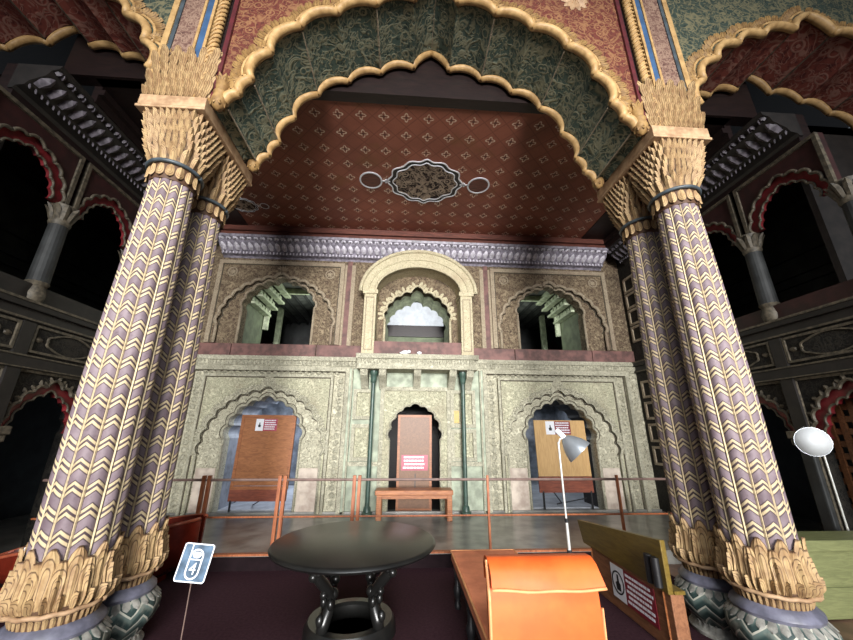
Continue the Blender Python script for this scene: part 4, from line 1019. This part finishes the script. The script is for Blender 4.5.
# right board
t = thing('display_board', 'pale plywood display board with red brown base in the right portal', 'board', (3.2, 7.8, 0))
bm = B(); ext(bm, rectpts(2.61, 3.76, .62, 1.76), 0, .025, mpL); obj('panel', bm, 'boardpale', t)
bm = B(); ext(bm, rectpts(2.60, 3.76, .31, .615), -.005, .03, mpL); obj('lower_rail', bm, 'boardred', t)
for x in (2.66, 3.68): obj('leg', bx(x, x+.03, 7.80, 7.84, 0, .34), 'iron', t)
bm = B(); rod(bm, (2.9, 7.84, .32), (3.25, 8.3, .03), .012); rod(bm, (3.6, 7.84, .2), (3.1, 8.2, .03), .012); obj('stay', bm, 'iron', t)
notice('notice_sign', 'small white and dark red notice at the top of the pale plywood board', mpL, 2.87, 3.43, 1.46, 1.74, .36, 'signred', 5, 9, loc=(3.1, 7.85, 1.5))
# yellow plate on the wall
tag(obj('wall_plate', bx(.745, .905, YB-.05, YB-.036, 1.68, 1.93), 'signyellow'), 'small yellow plate fixed on the wall beside the right green post', 'plate')
# white lumps on the balcony ledge
for i, (x, w, h, lb) in enumerate(((-.27, .07, .09, 'larger lumpy white plaster fragment on the balcony ledge'), (.03, .05, .07, 'smaller white plaster fragment on the balcony ledge'))):
    bm = B(); ball(bm, (x, 7.11, 3.03+h*.42), w, h/w*.5)
    if not i: ball(bm, (x+.08, 7.11, 3.03+h*.6), w*.55, .9); ball(bm, (x-.07, 7.11, 3.03+.025), w*.6, .5)
    for v in bm.verts: v.co += Vector((random.uniform(-1, 1), random.uniform(-1, 1), 0))*.008
    tag(obj('plaster_fragment', bm, 'signwhite', smooth=True), lb, 'fragment')

# railing along the platform edge
t = thing('railing', 'wooden post railing with thin pipe rails along the platform edge', 'railing', (0, 5.24, 0))
for x in (-2.86, -1.87, -.88):
    bm = B()
    for dx in (-.035, .035): box(bm, x+dx-.022, x+dx+.022, 5.22, 5.265, 0.0, .93)
    obj('post', bm, 'post', t, bevel=.004)
for x in (.92, 2.79):
    bm = B(); box(bm, x-.016, x+.016, 5.225, 5.26, 0, .93); obj('post', bm, 'post', t, bevel=.004)
for z, r, mt in ((.875, .017, 'rail'), (.43, .012, 'post')):
    bm = B(); tube(bm, [(-4.9, 5.245, z), (4.9, 5.245, z)], r, 8); obj('rail', bm, mt, t)
obj('base_rail', bx(-4.9, 3.0, 5.205, 5.275, .0, .022), 'post', t)

# round black table
TX, TY = -.665, 3.52
t = thing('round_table', 'round black wooden table with carved figure legs on a ring base', 'table', (TX, TY, FL))
bm = B(); lathe(bm, [(.002, .555), (.60, .555), (.675, .56), (.695, .57), (.702, .582), (.694, .595), (.675, .605), (.002, .605)], 72, (TX, TY, 0)); obj('tabletop', bm, 'ebony', t, smooth=35)
bm = B(); lathe(bm, [(.50, .51), (.55, .52), (.55, .56), (.42, .56), (.42, .51), (.50, .51)], 48, (TX, TY, 0)); obj('apron', bm, 'ebony', t, smooth=35)
bm = B(); lathe(bm, [(.26, -.07), (.35, -.08), (.375, -.05), (.37, .0), (.355, .03), (.34, .05), (.27, .05), (.25, .03), (.25, -.05), (.26, -.07)], 56, (TX, TY, 0)); obj('ring_base', bm, 'ebony', t, smooth=40)
for k in range(4):
    a = pi/4+k*pi/2+.12; c, s_ = math.cos(a), math.sin(a)
    P = lambda r, z: (TX+r*c, TY+r*s_, z)
    bm = B(); tube(bm, [P(.31, .04), P(.29, .10), P(.25, .17), P(.225, .24), P(.26, .30), P(.33, .37), P(.40, .44), P(.43, .53)], [.04, .05, .044, .034, .036, .044, .04, .05], 10)
    ball(bm, P(.21, .27), .04); ball(bm, P(.33, .13), .032, 1.3); ball(bm, P(.43, .44), .035); ball(bm, P(.31, .29), .03)
    for sg in (-1, 1):
        q = Vector(P(.27, .22))+Vector((-s_, c, 0))*sg*.04; ball(bm, q, .026, 1.5); ball(bm, Vector(P(.42, .47))+Vector((-s_, c, 0))*sg*.05, .026)
    obj('leg', bm, 'ebony', t, smooth=True)
    bm = B(); lathe(bm, [(.03, -.15), (.045, -.14), (.045, -.10), (.03, -.07)], 12, P(.31, 0)); obj('foot', bm, 'ebony', t, smooth=40)

# chaise with orange back
t = thing('chaise', 'orange upholstered chaise with terracotta seat, its rolled orange back towards the viewer', 'chaise', (.6, 3.3, FL))
bm = B(); box(bm, .27, .95, 2.5, 4.27, .20, .30); obj('seat', bm, 'terracotta', t, bevel=.02)
bm = B(); tube(bm, [(.27, 2.52, .295), (.27, 4.26, .295), (.95, 4.26, .295), (.95, 2.52, .295)], .009, 6); obj('seat_piping', bm, 'piping', t)
bm = B(); box(bm, .29, .93, 2.5, 4.24, .13, .20); obj('frame', bm, 'iron', t)
for x in (.31, .91):
    for y in (2.62, 3.38, 4.10):
        bm = B(); lathe(bm, [(.028, FL), (.034, FL+.03), (.020, FL+.06), (.034, FL+.11), (.042, FL+.16), (.026, FL+.20), (.032, .14)], 12, (x, y, 0)); obj('leg', bm, 'iron', t, smooth=40)
bm = B(); n = 12
secs = []
for i in range(n+1):
    u = i/n; x = .275+.665*u; bulge = .012*math.sin(pi*u)
    secs.append([(x, 2.56+bulge*0, .27), (x, 2.58, .70), (x, 2.545, .735), (x, 2.49-bulge, .715), (x, 2.455-bulge, .55), (x, 2.44-bulge, .2), (x, 2.44, FL+.04), (x, 2.50, FL+.04)])
rows = [[bm.verts.new(p) for p in s_] for s_ in secs]
for A, C in zip(rows, rows[1:]):
    for j in range(8): bm.faces.new((A[j], A[(j+1) % 8], C[(j+1) % 8], C[j]))
bm.faces.new(rows[0]); bm.faces.new(rows[-1][::-1])
obj('backrest', bm, 'orange', t, smooth=35)
# flap folded over the top of the back, its lower hem lifted at the right
bm = B(); rows = []
for i in range(17):
    u = i/16; x = .268+.67*u; wv = .004*math.sin(u*9)
    P = [(x, 2.60, .62), (x, 2.615, .70), (x, 2.575, .752), (x, 2.50, .757), (x, 2.44, .735), (x, 2.405+wv, .70), (x+.012*u, 2.392+wv-.012*u*u, .645-.01*math.sin(pi*u)), (x+.012*u, 2.388+wv-.016*u*u, .622-.01*math.sin(pi*u)+.003*math.sin(u*14)), (x+.01*u, 2.41, .63), (x, 2.43, .69), (x, 2.47, .715), (x, 2.55, .725), (x, 2.585, .69), (x, 2.585, .62)]
    rows.append([bm.verts.new(p) for p in P])
for A, C in zip(rows, rows[1:]):
    for j in range(14): bm.faces.new((A[j], A[(j+1) % 14], C[(j+1) % 14], C[j]))
bm.faces.new(rows[0]); bm.faces.new(rows[-1][::-1])
fl = obj('back_flap', bm, 'orange', t, smooth=50)
bm = B(); tube(bm, [(.268+.682*i/16, 2.384-.014*(i/16)**2, .624-.01*math.sin(pi*i/16)+.003*math.sin(i/16*14)) for i in range(17)], .009, 6); obj('hem', bm, 'piping', fl, smooth=True)
obj('back_piping', tube(B(), [(.266, 2.45, .05), (.266, 2.45, .55), (.266, 2.50, .745)], .010, 6), 'piping', t); obj('back_piping', tube(B(), [(.944, 2.45, .05), (.95, 2.45, .5)], .008, 6), 'piping', t)

# long brown desk box with raised olive side board, by the right columns
t = thing('long_box', 'long brown wooden box with an olive side board, between the chaise and the right columns', 'box', (2.1, 3.4, FL))
obj('body', bx(1.90, 2.01, 3.20, 4.45, FL, .27), 'deskwood', t, bevel=.006)
bm = B()
for y in (4.43, 3.28): rod(bm, (1.897, y, FL+.01), (1.897, y, .27), .008, 5)
obj('corner_bead', bm, 'boardframe', t)
bm = B(); ext(bm, [(4.58, .27), (4.68, .49), (3.9, .575), (3.19, .655), (3.19, .27)], 1.88, 1.925, lambda a, b, d: Vector((d, a, b))); obj('side_board', bm, 'olive', t, bevel=.006)
bm = B(); box(bm, 1.93, 2.02, 3.19, 4.47, .27, .295); obj('lid', bm, 'olive', t)
bm = B()
for dy in (0, .085): rod(bm, (1.862, 3.27+dy, .30), (1.862, 3.27+dy, .51), .034, 12)
box(bm, 1.85, 1.885, 3.26, 3.37, .30, .48); obj('clasp', bm, 'iron', t, smooth=40)
notice('notice_sign', 'white and dark red notice on the side of the long brown box', lambda a, b, d: Vector((1.896+d, -a, b)), -4.06, -3.40, -.05, .235, .34, 'signred', 6, 21, icon='ring', loc=(1.9, 3.7, -.05))

# floor lamp in the middle distance
def P3(x, y, z): return Vector((x, y, z))
lx, ly = 1.475, 4.05
t = thing('floor_lamp', 'thin white floor lamp with grey metal shade beside the orange chaise', 'lamp', (lx, ly, FL))
bm = B(); lathe(bm, [(.15, 0), (.15, .015), (.03, .03), (.015, .05)], 24, (lx, ly, FL)); obj('base', bm, 'iron', t, smooth=40)
bm = B(); rod(bm, (lx, ly, FL+.03), (lx, ly, .62), .016, 10); rod(bm, (lx, ly, .62), (lx, ly, 1.40), .011, 10); obj('pole', bm, 'chrome', t, smooth=40)
bm = B(); rod(bm, (lx, ly, .30), (lx, ly, .35), .026, 10); rod(bm, (lx-.04, ly, .32), (lx+.02, ly, .32), .007, 6); rod(bm, (lx, ly, .60), (lx, ly, .64), .019, 10); obj('collar', bm, 'iron', t)
bm = B(); tube(bm, [(lx, ly, 1.38), (lx+.02, ly, 1.43), (lx+.06, ly, 1.45)], .010, 8); obj('arm', bm, 'chrome', t)
def shade(t, c, d, L, r, mat_o, mat_i, neck=True):
    d = Vector(d).normalized(); mt = Matrix.Translation(c) @ d.to_track_quat('Z', 'Y').to_matrix().to_4x4()
    bm = B(); lathe(bm, [(r*.30, -L*.12), (r*.42, 0), (r*.62, L*.2), (r*.85, L*.55), (r*.97, L*.85), (r, L), (r*.97, L), (r*.93, L*.8), (r*.8, L*.5), (r*.4, L*.06), (.002, L*.05)], 32, mt=mt); s_ = obj('shade', bm, mat_o, t, smooth=40)
    bm = B(); lathe(bm, [(.002, L*.10), (r*.40, L*.11), (r*.78, L*.52), (r*.91, L*.82), (r*.955, L*1.001)], 32, mt=mt)
    obj('reflector', bm, mat_i, s_, smooth=True)
    if neck: bm = B(); lathe(bm, [(.022, -L*.75), (.030, -L*.70), (.030, -L*.1), (.02, 0)], 14, mt=mt); obj('socket', bm, 'lampwhite', t, smooth=40)
    bm = B(); ball(bm, mt @ Vector((0, 0, L*.45)), r*.28); obj('bulb', bm, 'lampwhite', t, smooth=True)
shade(t, P3(lx+.09, ly-.01, 1.43), (.62, -.30, -.72), .19, .150, 'lampgrey', 'lampwhite')
# lamp at the right edge
lx, ly = 4.73, 4.12
t = thing('floor_lamp', 'thin floor lamp with open white dish shade at the right edge, behind the right column', 'lamp', (lx, ly, FL))
bm = B(); lathe(bm, [(.14, 0), (.14, .015), (.03, .03), (.012, .05)], 24, (lx, ly, FL)); obj('base', bm, 'iron', t, smooth=40)
bm = B(); rod(bm, (lx, ly, FL+.03), (lx, ly, 1.36), .011, 10); obj('pole', bm, 'chrome', t, smooth=40)
bm = B(); tube(bm, [(lx, ly, 1.33), (lx+.01, ly+.02, 1.40), (lx-.02, ly+.08, 1.43)], .010, 8); obj('arm', bm, 'chrome', t)
shade(t, P3(lx-.06, ly+.06, 1.42), (-.55, -.80, -.02), .11, .165, 'lampgrey', 'lampwhite', False)

# numbered audio stop sign
sx, sy = -1.70, 2.93
t = thing('number_sign', 'small slate blue sign with the number 4 on a thin stand left of the table', 'sign', (sx, sy, FL))
tl = Matrix.Translation((sx, sy, .625)) @ Matrix.Rotation(math.radians(-12), 4, 'X') @ Matrix.Rotation(math.radians(5), 4, 'Y') @ Matrix.Scale(.86, 4)
mpN = lambda a, b, d: tl @ Vector((a, d, b))
def rrect(w, h, r, n=5):
    P = []
    for cx, cz, a0 in ((w-r, h-r, 0), (-w+r, h-r, pi/2), (-w+r, -h+r, pi), (w-r, -h+r, 3*pi/2)):
        for i in range(n+1): a = a0+pi/2*i/n; P.append((cx+r*math.cos(a), cz+r*math.sin(a)))
    return P
bm = B(); ext(bm, rrect(.120, .130, .018), 0, .008, mpN); obj('plate', bm, 'signblue', t)
bm = B(); strip(bm, rrect(.117, .127, .016), .009, -.003, .001, mpN, closed=True); obj('border', bm, 'signwhite', t)
bm = B(); pr_ = [(x*1, z-.01) for x, z in rrect(.050, .098, .048, 8)]; strip(bm, pr_, .012, -.003, .001, mpN, closed=True); strip(bm, [(-.046, .020), (.046, .020)], .008, -.003, .001, mpN)
strip(bm, [(-.052, .04), (-.052, .125)], .008, -.003, .001, mpN); obj('handset_outline', bm, 'signwhite', t)
bm = B(); ext(bm, [(.034*math.cos(2*pi*k/20), .052+.022*math.sin(2*pi*k/20)) for k in range(20)], -.003, .001, mpN); obj('earpiece', bm, 'signwhite', t)
digits('numeral', '4', .115, 'signwhite', t, tl @ Matrix.Translation((0, -.002, -.044)) @ Matrix.Rotation(pi/2, 4, 'X'))
bm = B(); rod(bm, (sx-.01, sy+.02, FL), (sx-.01, sy+.02, .55), .004, 6); obj('stand', bm, 'rail', t)
bm = B(); lathe(bm, [(.10, 0), (.10, .012), (.01, .02)], 20, (sx-.01, sy+.02, FL)); obj('foot', bm, 'iron', t)

# green plank chest behind the right column
t = thing('plank_chest', 'green painted wooden chest to the right of the right column pair', 'chest', (4.15, 3.85, FL))
obj('body', bx(3.32, 4.86, 3.72, 4.0, FL+.10, .40), 'greenwood', t, bevel=.006)
obj('top_plank', bx(3.29, 4.88, 3.69, 4.03, .40, .50), 'greenwood', t, bevel=.01)
obj('base_plank', bx(3.30, 4.87, 3.70, 4.02, FL, .10), 'greenwood', t, bevel=.008)
# red boat shaped settee behind the left columns
t = thing('settee', 'glossy dark red curved wooden settee behind the left column pair', 'settee', (-3.7, 4.75, FL))
bm = B(); rows = []
for i in range(25):
    u = i/24; x = -4.85+2.25*u; e = (2*u-1); zt = .12+.40*u**.8; bot = FL+.04+.20*max(0, abs(e)-.6)/.4; hw = .33*math.sqrt(max(.05, 1-(abs(e))**6))
    P = []
    for k in range(13):
        a = pi*k/12; P.append((x, 4.80-hw*math.cos(a)*(1 if True else 0), bot+(zt-bot)*(1-math.sin(a)**.7)))
    for k in range(12, -1, -1):
        a = pi*k/12; P.append((x, 4.80-(hw-.03)*math.cos(a), bot+.03+(zt-bot-.02)*(1-math.sin(a)**.7)))
    rows.append([bm.verts.new(p) for p in P])
for A, C in zip(rows, rows[1:]):
    for j in range(len(A)): k = (j+1) % len(A); bm.faces.new((A[j], A[k], C[k], C[j]))
bm.faces.new(rows[0]); bm.faces.new(rows[-1][::-1]); obj('hull', bm, 'redwood', t, smooth=50)
bm = B()
for sg in (-1, 1):
    tube(bm, [(-4.85+2.25*i/24, 4.80+sg*.32*math.sqrt(max(.05, 1-abs(2*i/24-1)**6)), .125+.40*(i/24)**.8) for i in range(25)], .018, 6)
obj('rim', bm, 'redrim', t, smooth=True)
bm = B()
for x in (-4.4, -3.05): box(bm, x-.05, x+.05, 4.6, 5.0, FL, FL+.07)
obj('foot', bm, 'redwood', t)
obj('seat', bx(-4.0, -2.85, 4.62, 4.98, .10, .15), 'redwood', t, bevel=.01)
